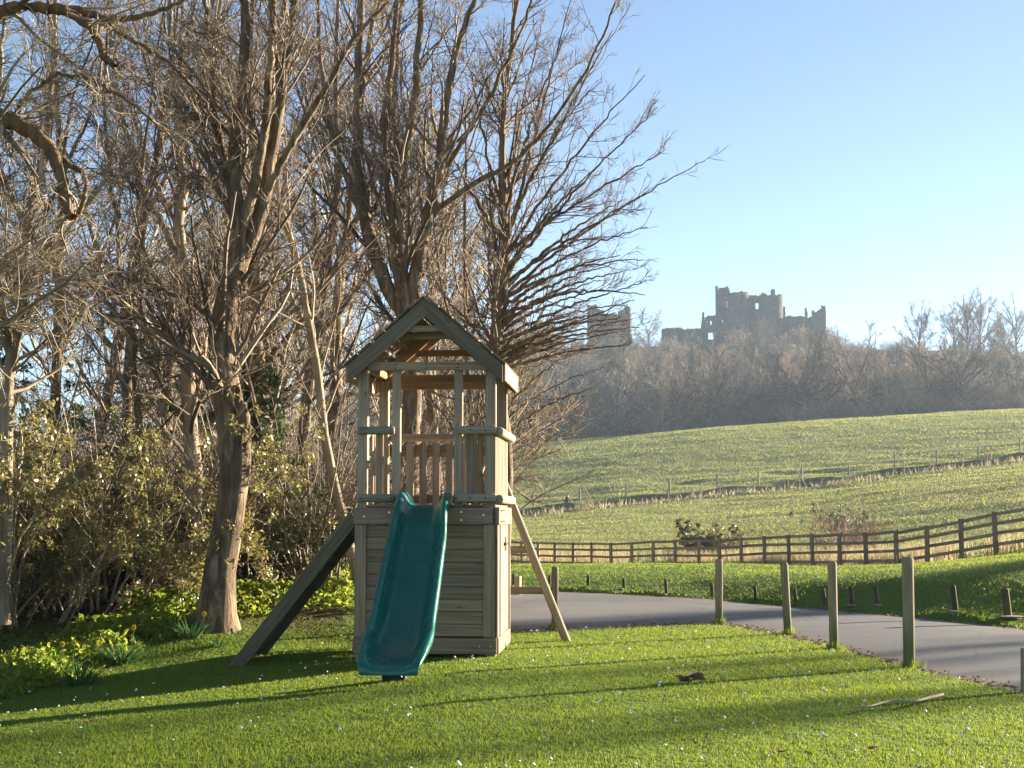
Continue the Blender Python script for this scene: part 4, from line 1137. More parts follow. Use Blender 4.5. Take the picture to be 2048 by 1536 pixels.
# many-stemmed tree behind the tower
t5 = [(stem_px([(826, 1215), (822, 1080), (820, 950), (822, 850), (822, 770), (818, 690), (812, 610), (800, 520), (795, 440), (805, 340), (826, 230), (838, 100), (842, -40), (850, -260)], 22.4, rg1, 32, .010), wpx([50, 44, 40, 38, 38, 38, 34, 28, 24, 20, 17, 14, 11, 7], 22.4, 32)),
      (stem_px([(812, 640), (775, 575), (748, 500), (728, 420), (718, 320), (716, 200), (720, 60), (722, -60), (715, -240)], 22.4, rg1, 32, .010, .3), wpx([30, 30, 28, 25, 22, 19, 16, 13, 8], 22.4, 32)),
      (stem_px([(816, 620), (836, 520), (856, 430), (878, 340), (888, 230), (905, 130), (930, 50), (965, -50), (1000, -220)], 22.4, rg1, 32, .010, -.3), wpx([28, 26, 24, 21, 18, 15, 12, 9, 6], 22.4, 32)),
      (stem_px([(810, 600), (790, 530), (785, 440), (770, 330), (775, 200), (790, 60), (800, -80), (805, -240)], 22.4, rg1, 32, .010, -.5), taper(32, .075, .025)),
      (stem_px([(850, 450), (900, 400), (960, 360), (1030, 320), (1100, 250), (1160, 160), (1210, 60), (1240, -20)], 22.4, rg1, 32, .012, -.4), taper(32, .05, .012)),
      (stem_px([(870, 370), (920, 290), (970, 210), (1020, 110), (1060, 10), (1080, -120)], 22.4, rg1, 32, .012, .4), taper(32, .045, .012)),
      (stem_px([(730, 440), (690, 350), (660, 240), (640, 110), (635, -40), (630, -200)], 22.4, rg1, 32, .012, .6), taper(32, .055, .018))]
build_tree('many_stemmed_tree', 'tall many-stemmed tree rising directly behind the tower roof', t5, 105, levels_near(.85, (.35, .22), .12, .22, 40), 'bark', 'twig', base=(t5[0][0][0][0], 22.4, z1(t5[0][0][0][0], 22.4)), group='bare trees at the wood edge')
# fan-crowned tree to the right of the roof
t6 = [(stem_px([(1000, 1215), (1004, 1080), (1010, 960), (1008, 860), (990, 760), (992, 680), (1000, 600), (1009, 520), (1006, 430), (1004, 330), (1010, 210), (1025, 80), (1040, -40), (1060, -220)], 23.8, rg1, 32, .008), wpx([40, 34, 30, 29, 28, 27, 26, 24, 19, 15, 12, 9, 7, 5], 23.8, 32))]
for st, mid, en in [((1010, 500), (1050, 350), (1150, -30)), ((1006, 470), (1090, 300), (1225, 60)), ((1010, 520), (1110, 340), (1290, 150)), ((1004, 560), (1120, 400), (1315, 215)),
                    ((1008, 510), (1140, 410), (1330, 300)), ((1000, 600), (1160, 450), (1410, 322)), ((1005, 580), (1150, 440), (1250, 400)), ((998, 640), (1120, 560), (1290, 590)), ((1000, 610), (1110, 500), (1295, 455)),
                    ((995, 680), (1120, 610), (1285, 565)), ((990, 720), (1110, 665), (1280, 655)), ((988, 750), (1090, 700), (1255, 690)), ((1006, 420), (960, 280), (930, 60)), ((1008, 480), (940, 400), (880, 250)), ((1008, 450), (1030, 250), (1090, 20)),
                    ((992, 700), (930, 640), (860, 560)), ((1012, 540), (1090, 420), (1200, 330)), ((1006, 500), (1070, 300), (1180, 180)), ((1004, 570), (1130, 480), (1300, 380)), ((1000, 620), (1100, 540), (1240, 510)), ((998, 650), (1090, 590), (1200, 560)), ((1006, 440), (1060, 230), (1130, 70)), ((994, 690), (1090, 640), (1230, 625)), ((990, 730), (1060, 690), (1180, 670)), ((992, 700), (1100, 620), (1250, 610)), ((990, 740), (1080, 660), (1265, 640)), ((996, 660), (1110, 560), (1260, 540)), ((1002, 600), (1140, 520), (1285, 520)), ((992, 710), (1090, 650), (1240, 635)), ((996, 670), (1080, 600), (1230, 575)), ((990, 735), (1080, 690), (1230, 665)), ((998, 640), (1090, 560), (1220, 530)), ((990, 725), (1060, 670), (1270, 600))]:
    A = np.array(st, float); B = np.array(mid, float); C_ = np.array(en, float)
    tt = np.linspace(0, 1, 9)[:, None]
    q = (1 - tt)**2 * A + 2 * tt * (1 - tt) * B + tt**2 * C_
    t6.append((stem_px([tuple(p) for p in q], 23.8, rg1, 32, .012, float(rg1.uniform(-1.6, 1.2))), taper(32, .034, .006)))
build_tree('fan_crowned_tree', 'bare tree fanning its fine branches out right of the roof against the sky', t6, 106,
    [dict(dens=5.0, tr=(.30, 1.0), ang=30, angsd=13, lfun=lf(.22, .20), K=7, wig=.13, trop=.05, rr=.5, rmin=.006, rmax=.03, sides=3),
     dict(dens=6.2, tr=(.1, 1.0), ang=36, angsd=14, lfun=lf(.14, .26), K=5, wig=.14, trop=.06, rr=.6, rmin=.0045, sides=3),
     dict(dens=13, tr=(.05, 1.0), ang=38, angsd=14, lfun=lf(.10, .34), K=2, wig=.10, trop=.08, rr=.7, rmin=.003, sides=3)],
    'bark', 'twig', base=(t6[0][0][0][0], 23.8, z1(t6[0][0][0][0], 23.8)), group='bare trees at the wood edge')
# gnarled tree whose limbs enter from the left
t7 = [(stem_px([(-260, 1320), (-250, 1100), (-230, 850), (-190, 600), (-150, 420), (-110, 280), (-70, 150), (-40, -40), (-20, -250)], 15.4, rg1, 34, .02), taper(34, .26, .06, .4)),
      (stem_px([(-160, 420), (-90, 290), (-40, 225), (10, 240), (60, 262), (100, 300), (122, 350), (132, 410), (145, 435)], 15.4, rg1, 34, .010, -.2), taper(34, .11, .045)),
      (stem_px([(100, 300), (140, 330), (165, 345), (172, 375), (160, 420), (148, 436)], 15.3, rg1, 34, .008), taper(34, .032, .022)),
      (stem_px([(-110, 270), (-70, 120), (-20, 40), (40, 12), (100, 18), (150, 30), (190, 70), (212, 120), (235, 132)], 15.4, rg1, 34, .010, .3), taper(34, .085, .03)),
      (stem_px([(100, 18), (160, 22), (220, 38), (290, 30), (360, 5), (430, -40)], 15.6, rg1, 34, .010, .3), taper(34, .05, .016)),
      (stem_px([(190, 70), (215, 45), (260, 80), (330, 120), (400, 190), (440, 260)], 15.6, rg1, 34, .012, .6), taper(34, .035, .010)),
      (stem_px([(20, 240), (60, 190), (120, 150), (200, 170), (290, 230), (360, 300)], 15.5, rg1, 34, .012, .5), taper(34, .03, .010))]
build_tree('gnarled_tree', 'gnarled tree reaching crooked orange-brown limbs in from the top left', t7, 107, levels_near(1.05, (.4, .24), .03, .15, 50), 'bark_orange', 'twig_pale', base=(t7[0][0][0][0], 15.4, z1(t7[0][0][0][0], 15.4)), group='bare trees at the wood edge')
# pale tree at the left edge
t8 = [(stem_px([(5, 1250), (8, 1100), (12, 900), (16, 760), (32, 690), (44, 590), (52, 490), (66, 400), (88, 300), (100, 200), (108, 60), (120, -120)], 16.8, rg1, 30, .008), taper(30, .085, .025, .2)),
      (stem_px([(22, 720), (8, 640), (-6, 560), (-20, 450), (-15, 300), (0, 150), (10, 0)], 16.8, rg1, 30, .008, .3), taper(30, .06, .02)),
      (stem_px([(46, 570), (90, 500), (130, 440), (180, 400), (220, 330), (240, 240)], 16.8, rg1, 30, .010, -.4), taper(30, .03, .010))]
build_tree('pale_tree', 'pale-barked tree with two sunlit stems at the left picture edge', t8, 108, levels_near(1.05, (.4, .22), .05, .2), 'bark_pale', 'twig_pale', base=(t8[0][0][0][0], 16.8, z1(t8[0][0][0][0], 16.8)), group='bare trees at the wood edge')
# crooked dark stems among the shrubs
t9 = [(stem_px([(336, 1235), (330, 1150), (318, 1060), (305, 985), (286, 920), (276, 830), (268, 740), (262, 650), (240, 560), (235, 450), (220, 330), (210, 200), (215, 60)], 18.9, rg1, 30, .012), taper(30, .06, .018, .2)),
      (stem_px([(285, 1225), (300, 1150), (325, 1090), (365, 1050), (410, 1000), (450, 940)], 18.9, rg1, 30, .012, .6), taper(30, .055, .02))]
build_tree('crooked_tree', 'thin crooked dark tree between the glossy bush and the slim tree', t9, 109, levels_near(.7, (.4, .24), .04, .2, 50), 'bark_dark', 'twig', base=(t9[0][0][0][0], 18.9, z1(t9[0][0][0][0], 18.9)), group='bare trees at the wood edge')

def auto_tree(name, label, px, d, H, r, seed, forks=4, spread=.35, dense=.7, bark_m='bark_dark', twig_m='twig', group='bare trees deeper in the wood', lv=None, x=None, f0=.3, ivy=None, K=22, up=.05, tf=1.0):
    rg_ = np.random.default_rng(seed)
    x = pxx(px, d) if x is None else x
    b = np.array((x, d, z1(x, d) - .05))
    def grow(p, dirv, L, wig):
        P = [p]; dv = dirv / np.linalg.norm(dirv)
        for k in range(K - 1):
            dv = dv + rg_.normal(size=3) * wig + np.array((0, 0, up)); dv /= np.linalg.norm(dv); P.append(P[-1] + dv * L / (K - 1))
        return np.array(P)
    T = grow(b, np.array((rg_.normal() * .06, rg_.normal() * .06, 1)), H * tf, .035)
    st = [(T, taper(K, r, r * (.15 if tf == 1 else .45), .35))]
    for k in range(forks):
        f = f0 + ((.75 if tf == 1 else 1.0) - f0) * (k + rg_.random()) / forks
        i = int(f * (K - 1)); a = rg_.uniform(0, 2 * np.pi)
        if tf < 1:
            sp_ = spread * (1.7 - 1.35 * (k / forks)); Lb = H * rg_.uniform(.46, .62)
            st.append((grow(T[i], np.array((math.cos(a + k * 2.4) * sp_ * 2, math.sin(a + k * 2.4) * sp_ * 2, 1.0)), Lb, .085), taper(K, r * .5, r * .1))); continue
        st.append((grow(T[i], np.array((math.cos(a) * spread * 2, math.sin(a) * spread * 2, 1.0)), H * (1 - f) * rg_.uniform(.75, 1.05), .06), taper(K, r * (1 - .75 * f) * .6, r * .1)))
    iv = None
    if ivy: iv = [(T, 0, ivy[0], ivy[1], ivy[2])]
    return build_tree(name, label, st, seed, lv or levels_near(dense, (.4, .22), .07, .15), bark_m, twig_m, base=b, group=group, ivy=iv, sides=8)
lvm = [dict(dens=3.0, tr=(.15, .98), ang=46, angsd=12, lfun=lf(.5, .24), K=7, wig=.12, trop=.06, rr=.4, rmin=.011, rmax=.045, sides=3),
       dict(dens=4.6, tr=(.12, 1), ang=42, angsd=12, lfun=lf(.2, .36), K=5, wig=.13, trop=.06, rr=.55, rmin=.0075, sides=3),
       dict(dens=5.6, tr=(.12, 1), ang=38, angsd=12, lfun=lf(.15, .36), K=3, wig=.12, trop=.06, rr=.6, rmin=.0055, sides=3)]
for px, d, H, r, sd, lab in [(95, 23, 9.5, .12, 201, 'dark bare tree behind the pale tree at the far left'), (165, 26, 11, .14, 202, 'dark bare tree seen above the glossy bush'),
                             (245, 23.5, 10, .11, 203, 'dark bare tree just left of the crooked thin tree'), (315, 28, 12, .15, 204, 'dark bare tree in the gap left of the slim tree'),
                             (590, 25, 11, .13, 206, 'dark bare tree in the gap right of the ivy-wrapped trunk'),
                             (655, 28, 12, .17, 207, 'dark thick tree seen above the plank ladder'), 
                             (900, 29, 11, .12, 209, 'dark bare tree behind the right half of the roof'), (945, 26.5, 8.5, .09, 210, 'slender dark tree behind the right roof slope')]:
    auto_tree('bare_tree', lab, px, d, H, r * .85, sd, 4, .4, lv=lvm, bark_m='bark', twig_m='twig_pale' if sd % 2 else 'twig')

# ------------------------------------------------------------------ shrubs
def build_shrub(name, label, base, H, W, nst, seed, twig_m, leaf=None, cat='shrub', group=None, kind=None, dens=1.0, rad=.016, rm=.004, lean=None, lsize=.03, nleaf=0):
    rg_ = np.random.default_rng(seed); K = 12
    base = np.array(base, float)
    P = np.empty((nst, K, 3)); 
    a = rg_.uniform(0, 2 * np.pi, nst); q = np.sqrt(rg_.random(nst))
    P[:, 0] = base + np.stack([np.cos(a) * q * W * .45, np.sin(a) * q * W * .35, np.full(nst, -.05)], 1)
    D = unit(np.stack([np.cos(a) * (.2 + .5 * q), np.sin(a) * (.2 + .5 * q), np.ones(nst)], 1))
    Ls = H * (.6 + .5 * rg_.random(nst))
    for k in range(1, K):
        D = unit(D + .09 * rg_.normal(size=(nst, 3)) + np.array([0, 0, -.02])); P[:, k] = P[:, k-1] + D * (Ls / (K - 1))[:, None]
    Rr = np.linspace(rad, rad * .3, K)[None, :] * (.7 + .6 * rg_.random(nst))[:, None]
    parts = [tubes(P, Rr, 4)]
    cur = (P, Rr); last = None
    for lv in (dict(dens=3.2 * dens, tr=(.12, 1), ang=42, angsd=14, lfun=lf(.15, .28), K=6, wig=.15, trop=.03, rr=.55, rmin=rm), dict(dens=5.0 * dens, tr=(.1, 1), ang=42, angsd=14, lfun=lf(.1, .36), K=4, wig=.15, trop=.03, rr=.6, rmin=rm * .8),
               dict(dens=5.5 * dens, tr=(.1, 1), ang=40, angsd=12, lfun=lf(.06, .4), K=3, wig=.15, trop=.03, rr=.7, rmin=rm * .65)):
        cur = spawn(rg_, cur[0], cur[1], **lv); parts.append(tubes(cur[0], cur[1], 3)); last = cur
    v, f = join(parts)
    root = tag(empty(name, base), label, cat, group, kind)
    o1 = obj('stems', mesh_np('stems', v - base, f, True), M[twig_m], root)
    objs = [o1]
    if leaf:
        C = last[0][:, 1:].reshape(-1, 3); C = C[rg_.integers(0, len(C), nleaf)] + rg_.normal(size=(nleaf, 3)) * .035
        v, f = leaves(rg_, C, lsize)
        objs.append(obj('foliage', mesh_np('foliage', v - base, f), M[leaf], root))
    return root, objs
def gz(px, d): x = pxx(px, d); return (x, d, z1(x, d))
GB = 'leafy bushes at the left wood edge'
build_shrub('glossy_bush', 'tall bush of glossy olive leaves at the left below the pale tree', gz(60, 17.6), 2.7, 1.9, 30, 301, 'twig_pale', 'gloss', 'bush', GB, nleaf=19000, lsize=.026)
build_shrub('glossy_bush', 'tall bush of glossy olive leaves in the middle of the left thicket', gz(215, 18.4), 2.6, 2.0, 30, 302, 'twig_pale', 'gloss', 'bush', GB, nleaf=17000, lsize=.026)
build_shrub('glossy_bush', 'lower bush of sparse glossy leaves left of the slim tree', gz(318, 19.8), 2.0, 1.5, 24, 303, 'twig', 'gloss', 'bush', GB, nleaf=4500, lsize=.028)
build_shrub('glossy_bush', 'bush of dark glossy leaves cut by the left picture edge', gz(-70, 17.2), 2.7, 1.8, 26, 304, 'twig_pale', 'gloss', 'bush', GB, nleaf=11000, lsize=.032)
build_shrub('holly_bush', 'dark evergreen clump high behind the pale tree at the left', (pxx(20, 22), 22, z1(pxx(20, 22), 22)), 5.0, 1.4, 22, 305, 'twig', 'ivy', 'bush', GB, nleaf=9000, lsize=.05, dens=.5)
SH1, sh1o = build_shrub('bare_shrub', 'tangled bare shrub at the foot of the thin leaning tree', gz(600, 20.5), 3.0, 1.9, 26, 311, 'twig', group='bare shrubs under the trees', dens=.8)
SH2, sh2o = build_shrub('bare_shrub', 'tangled bare shrub between the slim tree and the ivy-wrapped trunk', gz(462, 21.5), 2.8, 2.0, 24, 312, 'twig', group='bare shrubs under the trees', dens=.8)
SH3, sh3o = build_shrub('bare_shrub', 'bare shrub with a few green leaves seen beside the tower legs on the left', gz(655, 20.2), 2.2, 1.6, 22, 313, 'twig', 'evergreen', group='bare shrubs under the trees', dens=.7, nleaf=2500, lsize=.035)
t10 = [(stem_px([(968, 1200), (972, 1080), (975, 960), (980, 880), (985, 800), (990, 700), (985, 600), (975, 500), (965, 400)], 25.6, rg1, 24, .01), taper(24, .10, .02, .2))]
for st, mid, en in [((980, 880), (1040, 740), (1190, 690)), ((980, 870), (1060, 780), (1205, 735)), ((978, 900), (1060, 810), (1185, 775)), ((976, 930), (1060, 840), (1160, 815)), ((976, 930), (1040, 860), (1130, 840)), ((975, 960), (1030, 870), (1085, 862)),
                    ((985, 800), (1030, 690), (1130, 650)), ((985, 780), (1050, 680), (1170, 700)), ((986, 820), (1030, 760), (1100, 700)), ((974, 985), (1010, 880), (1020, 800)), ((980, 870), (1020, 760), (1070, 690))]:
    A = np.array(st, float); B = np.array(mid, float); C_ = np.array(en, float); tt = np.linspace(0, 1, 8)[:, None]
    q = (1 - tt)**2 * A + 2 * tt * (1 - tt) * B + tt**2 * C_
    t10.append((stem_px([tuple(p) for p in q], 25.6, rg1, 24, .012, float(rg1.uniform(-1.4, 2.5))), taper(24, .026, .006)))
build_tree('low_branched_tree', 'low tree spreading brown twigs right of the tower above the pasture', t10, 110,
    [dict(dens=6.5, tr=(.2, 1.0), ang=30, angsd=10, lfun=lf(.20, .18), K=6, wig=.12, trop=.05, rr=.5, rmin=.006, rmax=.02, sides=3),
     dict(dens=6.0, tr=(.15, 1.0), ang=34, angsd=10, lfun=lf(.12, .28), K=4, wig=.12, trop=.06, rr=.6, rmin=.0045, sides=3),
     dict(dens=6.0, tr=(.2, 1.0), ang=34, angsd=10, lfun=lf(.07, .30), K=3, wig=.10, trop=.06, rr=.7, rmin=.0035, sides=3)],
    'bark', 'twig_pale', base=(t10[0][0][0][0], 25.6, z1(t10[0][0][0][0], 25.6)), group='bare trees at the wood edge')
# shrubs behind the post and rail fence
p = gz(1412, 73); build_shrub('evergreen_shrub', 'rounded dark green shrub behind the fence near the lawn tip post', p, 1.9, 1.5, 24, 321, 'twig_red', 'evergreen', 'shrub', None, nleaf=11000, lsize=.05, rm=.007, dens=1.1)
p = gz(1452, 72); build_shrub('evergreen_shrub', 'smaller ragged shrub right beside the rounded dark green one', p, 1.75, 1.3, 20, 322, 'twig_red', 'gloss', 'shrub', None, nleaf=4000, lsize=.045, rm=.008, dens=1.0)
p = gz(1682, 62); build_shrub('russet_shrub', 'russet bare shrub behind the fence in front of the right field', p, 2.3, 1.7, 46, 323, 'twig_red', None, 'shrub', None, rm=.010, dens=1.1)
p = gz(1400, 76); build_shrub('russet_shrub', 'low russet stems showing through the fence below the round shrub', p, 1.3, 3.0, 40, 324, 'twig_red', None, 'shrub', None, rm=.008, dens=.6)
p = gz(1690, 76); build_shrub('dark_shrub', 'dusky upright shrub behind the russet one', p, 2.6, .9, 16, 325, 'twig', 'evergreen', 'shrub', None, nleaf=2600, lsize=.05, rm=.010, dens=.9)

# ------------------------------------------------------------------ scatter (uncountable masses) with geometry nodes
def scatter(name, pts, rot, scl, idx, protos, label, cat):
    n = len(pts)
    me_ = bpy.data.meshes.new(name); me_.vertices.add(n); me_.vertices.foreach_set('co', np.asarray(pts, np.float32).ravel())
    for nm, tp, arr, key in (('rot', 'FLOAT_VECTOR', rot, 'vector'), ('scl', 'FLOAT_VECTOR', scl, 'vector'), ('idx', 'INT', idx, 'value')):
        a_ = me_.attributes.new(nm, tp, 'POINT'); a_.data.foreach_set(key, np.asarray(arr, np.int32 if tp == 'INT' else np.float32).ravel())
    o = obj(name, me_); tag(o, label, cat, kind='stuff')
    ng = bpy.data.node_groups.new(name + '_nodes', 'GeometryNodeTree')
    ng.interface.new_socket('Geometry', in_out='INPUT', socket_type='NodeSocketGeometry'); ng.interface.new_socket('Geometry', in_out='OUTPUT', socket_type='NodeSocketGeometry')
    N = ng.nodes; L = ng.links
    gi = N.new('NodeGroupInput'); go = N.new('NodeGroupOutput'); jn = N.new('GeometryNodeJoinGeometry')
    def at(nm, tp):
        k = N.new('GeometryNodeInputNamedAttribute'); k.data_type = tp; k.inputs['Name'].default_value = nm; return k.outputs['Attribute']
    ar, as_, ai = at('rot', 'FLOAT_VECTOR'), at('scl', 'FLOAT_VECTOR'), at('idx', 'INT')
    for k, objs in enumerate(protos):
        j2 = N.new('GeometryNodeJoinGeometry')
        for po in objs:
            oi = N.new('GeometryNodeObjectInfo'); oi.inputs['Object'].default_value = po; oi.transform_space = 'ORIGINAL'; L.new(oi.outputs['Geometry'], j2.inputs[0])
        cm = N.new('FunctionNodeCompare'); cm.data_type = 'INT'; cm.operation = 'EQUAL'
        L.new(ai, cm.inputs[2]); cm.inputs[3].default_value = k
        ip = N.new('GeometryNodeInstanceOnPoints')
        L.new(gi.outputs[0], ip.inputs['Points']); L.new(cm.outputs[0], ip.inputs['Selection']); L.new(j2.outputs[0], ip.inputs['Instance'])
        L.new(ar, ip.inputs['Rotation']); L.new(as_, ip.inputs['Scale'])
        L.new(ip.outputs[0], jn.inputs[0])
    L.new(jn.outputs[0], go.inputs[0])
    md = o.modifiers.new('scatter', 'NODES'); md.node_group = ng
    return o

# prototypes of the far woodland, each one a tree that stands in view
GW = 'trees of the wood below the castle'
def lvf(d1, d2, d3, l1, up=.08, ang=42): return [
    dict(dens=d1, tr=(.15, .98), ang=ang, angsd=12, lfun=l1, K=6, wig=.13, trop=up, rr=.42, rmin=.05, rmax=.14, sides=4),
    dict(dens=d2 * 1.5, tr=(.12, 1), ang=42, angsd=13, lfun=lf(.6, .38), K=4, wig=.14, trop=up, rr=.5, rmin=.042, sides=3),
    dict(dens=d3 * 1.6, tr=(.12, 1), ang=40, angsd=13, lfun=lf(.5, .40), K=3, wig=.12, trop=up, rr=.6, rmin=.032, sides=3)]
def far_xy(px, d): return pxx(px, d)
def far_tree(name, lab, px, d, H, r, seed, forks, spread, lv, tw='twig_far', bk='bark', f0=.25, ivy=None, tf=.52):
    k_ = rd(d) / d
    return auto_tree(name, lab, px, rd(d), H * k_, r * k_, seed, forks, spread, bark_m=bk, twig_m=tw, group=GW, lv=lv, f0=f0, K=12, ivy=ivy, up=.035, tf=tf)
FA = far_tree('oak_tree', 'broad spreading oak breaking the skyline right of the castle', 1722, 296, 21.5, .42, 401, 15, .75, lvf(.9, 1.0, 1.1, lf(1.8, .26)), f0=.5, tf=.48)
FB = far_tree('ash_tree', 'narrow oval tree standing alone on the right skyline', 1846, 470, 20, .30, 402, 12, .35, lvf(1.3, 1.3, 1.5, lf(1.3, .20), .08, 38), f0=.3, tf=.62)
FC = far_tree('ivy_tree', 'ivy-trunked tree in the centre of the wood below the castle', 1432, 286, 16.5, .38, 403, 13, .70, lvf(1.2, 1.2, 1.4, lf(1.4, .26)), bk='bark_dark', ivy=(.45, 2600, .9), f0=.35)
FD_ = far_tree('pale_wood_tree', 'pale many-branched tree at the wood edge left of the ivy-trunked tree', 1325, 283, 15, .26, 404, 13, .62, lvf(1.2, 1.2, 1.4, lf(1.3, .26)), tw='twig_pale', bk='bark_pale', f0=.15)
FE = far_tree('low_wood_tree', 'low contorted reddish tree at the wood edge right of the ivy-trunked tree', 1555, 284, 9.5, .24, 405, 9, .75, lvf(1.6, 1.6, 1.8, lf(1.0, .28), .02, 50), tw='twig_red', bk='bark_dark', f0=.12)
FT, fto = build_shrub('thicket', 'clump of thin upright stems at the left end of the wood edge', gz(1180, rd(280)), 9.5, 6.0, 46, 406, 'twig_far', group=GW, cat='thicket', dens=.30, rm=.030, rad=.07)
def copy_tree(src, name, lab, px, d, s, rz, sz=None):
    d = rd(d); x = pxx(px, d); o = src.copy(); COL.objects.link(o); o.name = name
    o.location = (x, d, z1(x, d)); o.rotation_euler = (0, 0, rz); o.scale = (s, s, sz or s); o['label'] = lab
    for ch in src.children:
        c = ch.copy(); COL.objects.link(c); c.parent = o
    return o
for src, nm, lab, px, d, s, rz, sz in [
    (FB, 'ash_tree', 'tallest round-topped tree of the right skyline group', 1938, 475, 1.15, 1.0, None), (FB, 'ash_tree', 'lower tree at the left of the right skyline group', 1908, 478, .95, 2.2, None),
    (FB, 'ash_tree', 'leaning tree at the right of the right skyline group', 1968, 474, 1.1, 4.0, None), (FA, 'oak_tree', 'dense dark tree low on the skyline near the right edge', 2012, 470, .72, 2.0, None),
    (FB, 'ash_tree', 'tree on the skyline cut by the right picture edge', 2044, 455, 1.2, 5.2, None), (FD_, 'pale_wood_tree', 'fine pale tree on the skyline right of the half hidden ruined tower', 1300, 520, .80, 1.4, None),
    (FC, 'ivy_tree', 'upright tree at the wood edge below the castle end tower', 1612, 286, 1.15, 2.0, 1.15), (FD_, 'pale_wood_tree', 'pale forked tree at the wood edge below the skyline oak', 1775, 283, .95, 3.0, 1.0),
    (FD_, 'pale_wood_tree', 'pale dead-looking tree on the slope at the right edge', 2034, 318, .85, .6, .95), (FA, 'oak_tree', 'wide oak on the slope below the round castle tower', 1500, 330, .8, 3.3, .75),
    (FC, 'ivy_tree', 'dark tree on the slope below the gate arch', 1380, 318, 1.1, 4.4, 1.05), (FB, 'ash_tree', 'slender tree in the wood beneath the lone skyline tree', 1852, 292, .95, 2.7, 1.0),
    (FC, 'ivy_tree', 'dark round tree at the wood edge near the right end of the field', 1935, 288, 1.1, .9, 1.1), (FD_, 'pale_wood_tree', 'pale tree at the wood edge beside the thin upright stems', 1240, 283, 1.1, 2.4, 1.05)]:
    copy_tree(src, nm, lab, px, d, s, rz, sz)
# the mass of the wood
rgw = np.random.default_rng(77)
pts = []; idx = []; scl = []; rot = []
def add_w(px, d, k, s, sz):
    d = rd(d); x = pxx(px, d); pts.append((x, d, z1(x, d) - .4)); idx.append(k); scl.append((s, s, sz)); rot.append((0, 0, rgw.uniform(0, 6.28)))
for _ in range(340):
    d = 288 + 262 * rgw.random() ** .85; px = rgw.uniform(640, 2330)
    s = rgw.uniform(.75, 1.2)
    if d > 430 and 1150 < px < 1680: s *= .6
    if d > 500: s *= .85 if 1455 < px < 1600 else .62
    if (d > 470 and px > 1690) or (d > 440 and 1385 < px < 1455): continue
    k = int(rgw.choice([1, 2, 3, 4, 0], p=[.25, .27, .22, .20, .06]))
    if k == 0: s *= .55
    if 1690 < px < 2100 and d > 400: s *= .6
    add_w(px, d, k, s, s * rgw.uniform(.8, 1.05))
for _ in range(260):
    d = 276 + 26 * rgw.random() ** 1.3; px = rgw.uniform(700, 2330); add_w(px, d, 5, rgw.uniform(.5, 1.0), rgw.uniform(.3, .75))
for _ in range(260):
    d = 300 + 250 * rgw.random(); px = rgw.uniform(700, 2330)
    if d > 480 and 1385 < px < 1455: continue
    add_w(px, d, 5, rgw.uniform(.6, 1.1), rgw.uniform(.3, .6))
def ch(t): return [c for c in t.children]
scatter('woodland', pts, rot, scl, idx, [ch(FA), ch(FB), ch(FC), ch(FD_), ch(FE), fto], 'dense bare winter wood covering the slope below the castle', 'wood')
# thicket behind the near trees on the left
pts = []; idx = []; scl = []; rot = []
def add_u(px, d, k, s, sz):
    x = pxx(px, d); pts.append((x, d, z1(x, d) - .05)); idx.append(k); scl.append((s, s, sz)); rot.append((0, 0, rgw.uniform(0, 6.28)))
for _ in range(78):
    d = rgw.uniform(19.0, 34); px = rgw.uniform(-350, 760)
    if px > 690 and d < 22: continue
    add_u(px, d, int(rgw.integers(0, 3)), rgw.uniform(.7, 1.15), rgw.uniform(.6, 1.05))
for _ in range(60):
    d = rgw.uniform(34, 70); px = rgw.uniform(-500, 860)
    add_u(px, d, int(rgw.integers(0, 2)), rgw.uniform(1.2, 1.9), rgw.uniform(1.1, 1.7))
scatter('undergrowth', pts, rot, scl, idx, [sh1o, sh2o, sh3o], 'tangle of bare undergrowth filling the wood behind the trees', 'undergrowth')
pts = []; idx = []; scl = []; rot = []
for _ in range(28):
    d = rgw.uniform(45, 170); px = rgw.uniform(-700, 930)
    add_u(px, d, int(rgw.choice([0, 1, 2, 3])), rgw.uniform(.45, .75), rgw.uniform(.45, .75))
scatter('woodland', pts, rot, scl, idx, [ch(FB), ch(FC), ch(FD_), ch(FE)], 'bare wood behind the near trees on the left', 'wood')

# trees standing outside the picture on the right: their shadows cross the lawn and lane
def side_pt(k, perp):
    sx, sy = math.sin(SUN_AZ), math.cos(SUN_AZ)
    return (-.15 + k * sx + perp * sy, 15.9 + k * sy - perp * sx)
def ivy_tree(k, perp, w_, H, n, seed, lab):
    x, y = side_pt(k, perp)
    root = auto_tree('ivy_clad_tree', lab, 0, y, H, .2, seed, 3, .2, bark_m='bark_dark', group='trees across the lane outside the view', lv=[dict(dens=1.2, tr=(.3, .98), ang=40, angsd=10, lfun=lf(.5, .1), K=5, wig=.1, trop=.1, rr=.4, rmin=.012, sides=3), dict(dens=3, tr=(.2, 1), ang=38, angsd=10, lfun=lf(.2, .3), K=3, wig=.1, trop=.1, rr=.5, rmin=.008, sides=3)], x=x)
    rg_ = np.random.default_rng(seed + 1)
    z = rg_.random(n) * H * .95; lump = .7 + .55 * (vnoise(z * .8, z * 0 + seed, 2) + .5)
    C = np.stack([rg_.normal(size=n) * w_ * .55 * lump, rg_.normal(size=n) * w_ * .55 * lump, z], 1)
    v, f = leaves(rg_, C, .15)
    obj('ivy', mesh_np('ivy', v, f), M['ivy'], root)
ivy_tree(62, 2.7, 1.25, 15.5, 1300, 501, 'broad ivy-clad tree across the lane, outside the picture on the right')
ivy_tree(56, 5.4, .42, 14.5, 800, 502, 'slim ivy-clad tree across the lane, outside the picture on the right')
ivy_tree(64, -2.75, .6, 11.6, 3000, 503, 'ivy-clad tree beyond the others, outside the picture on the right')

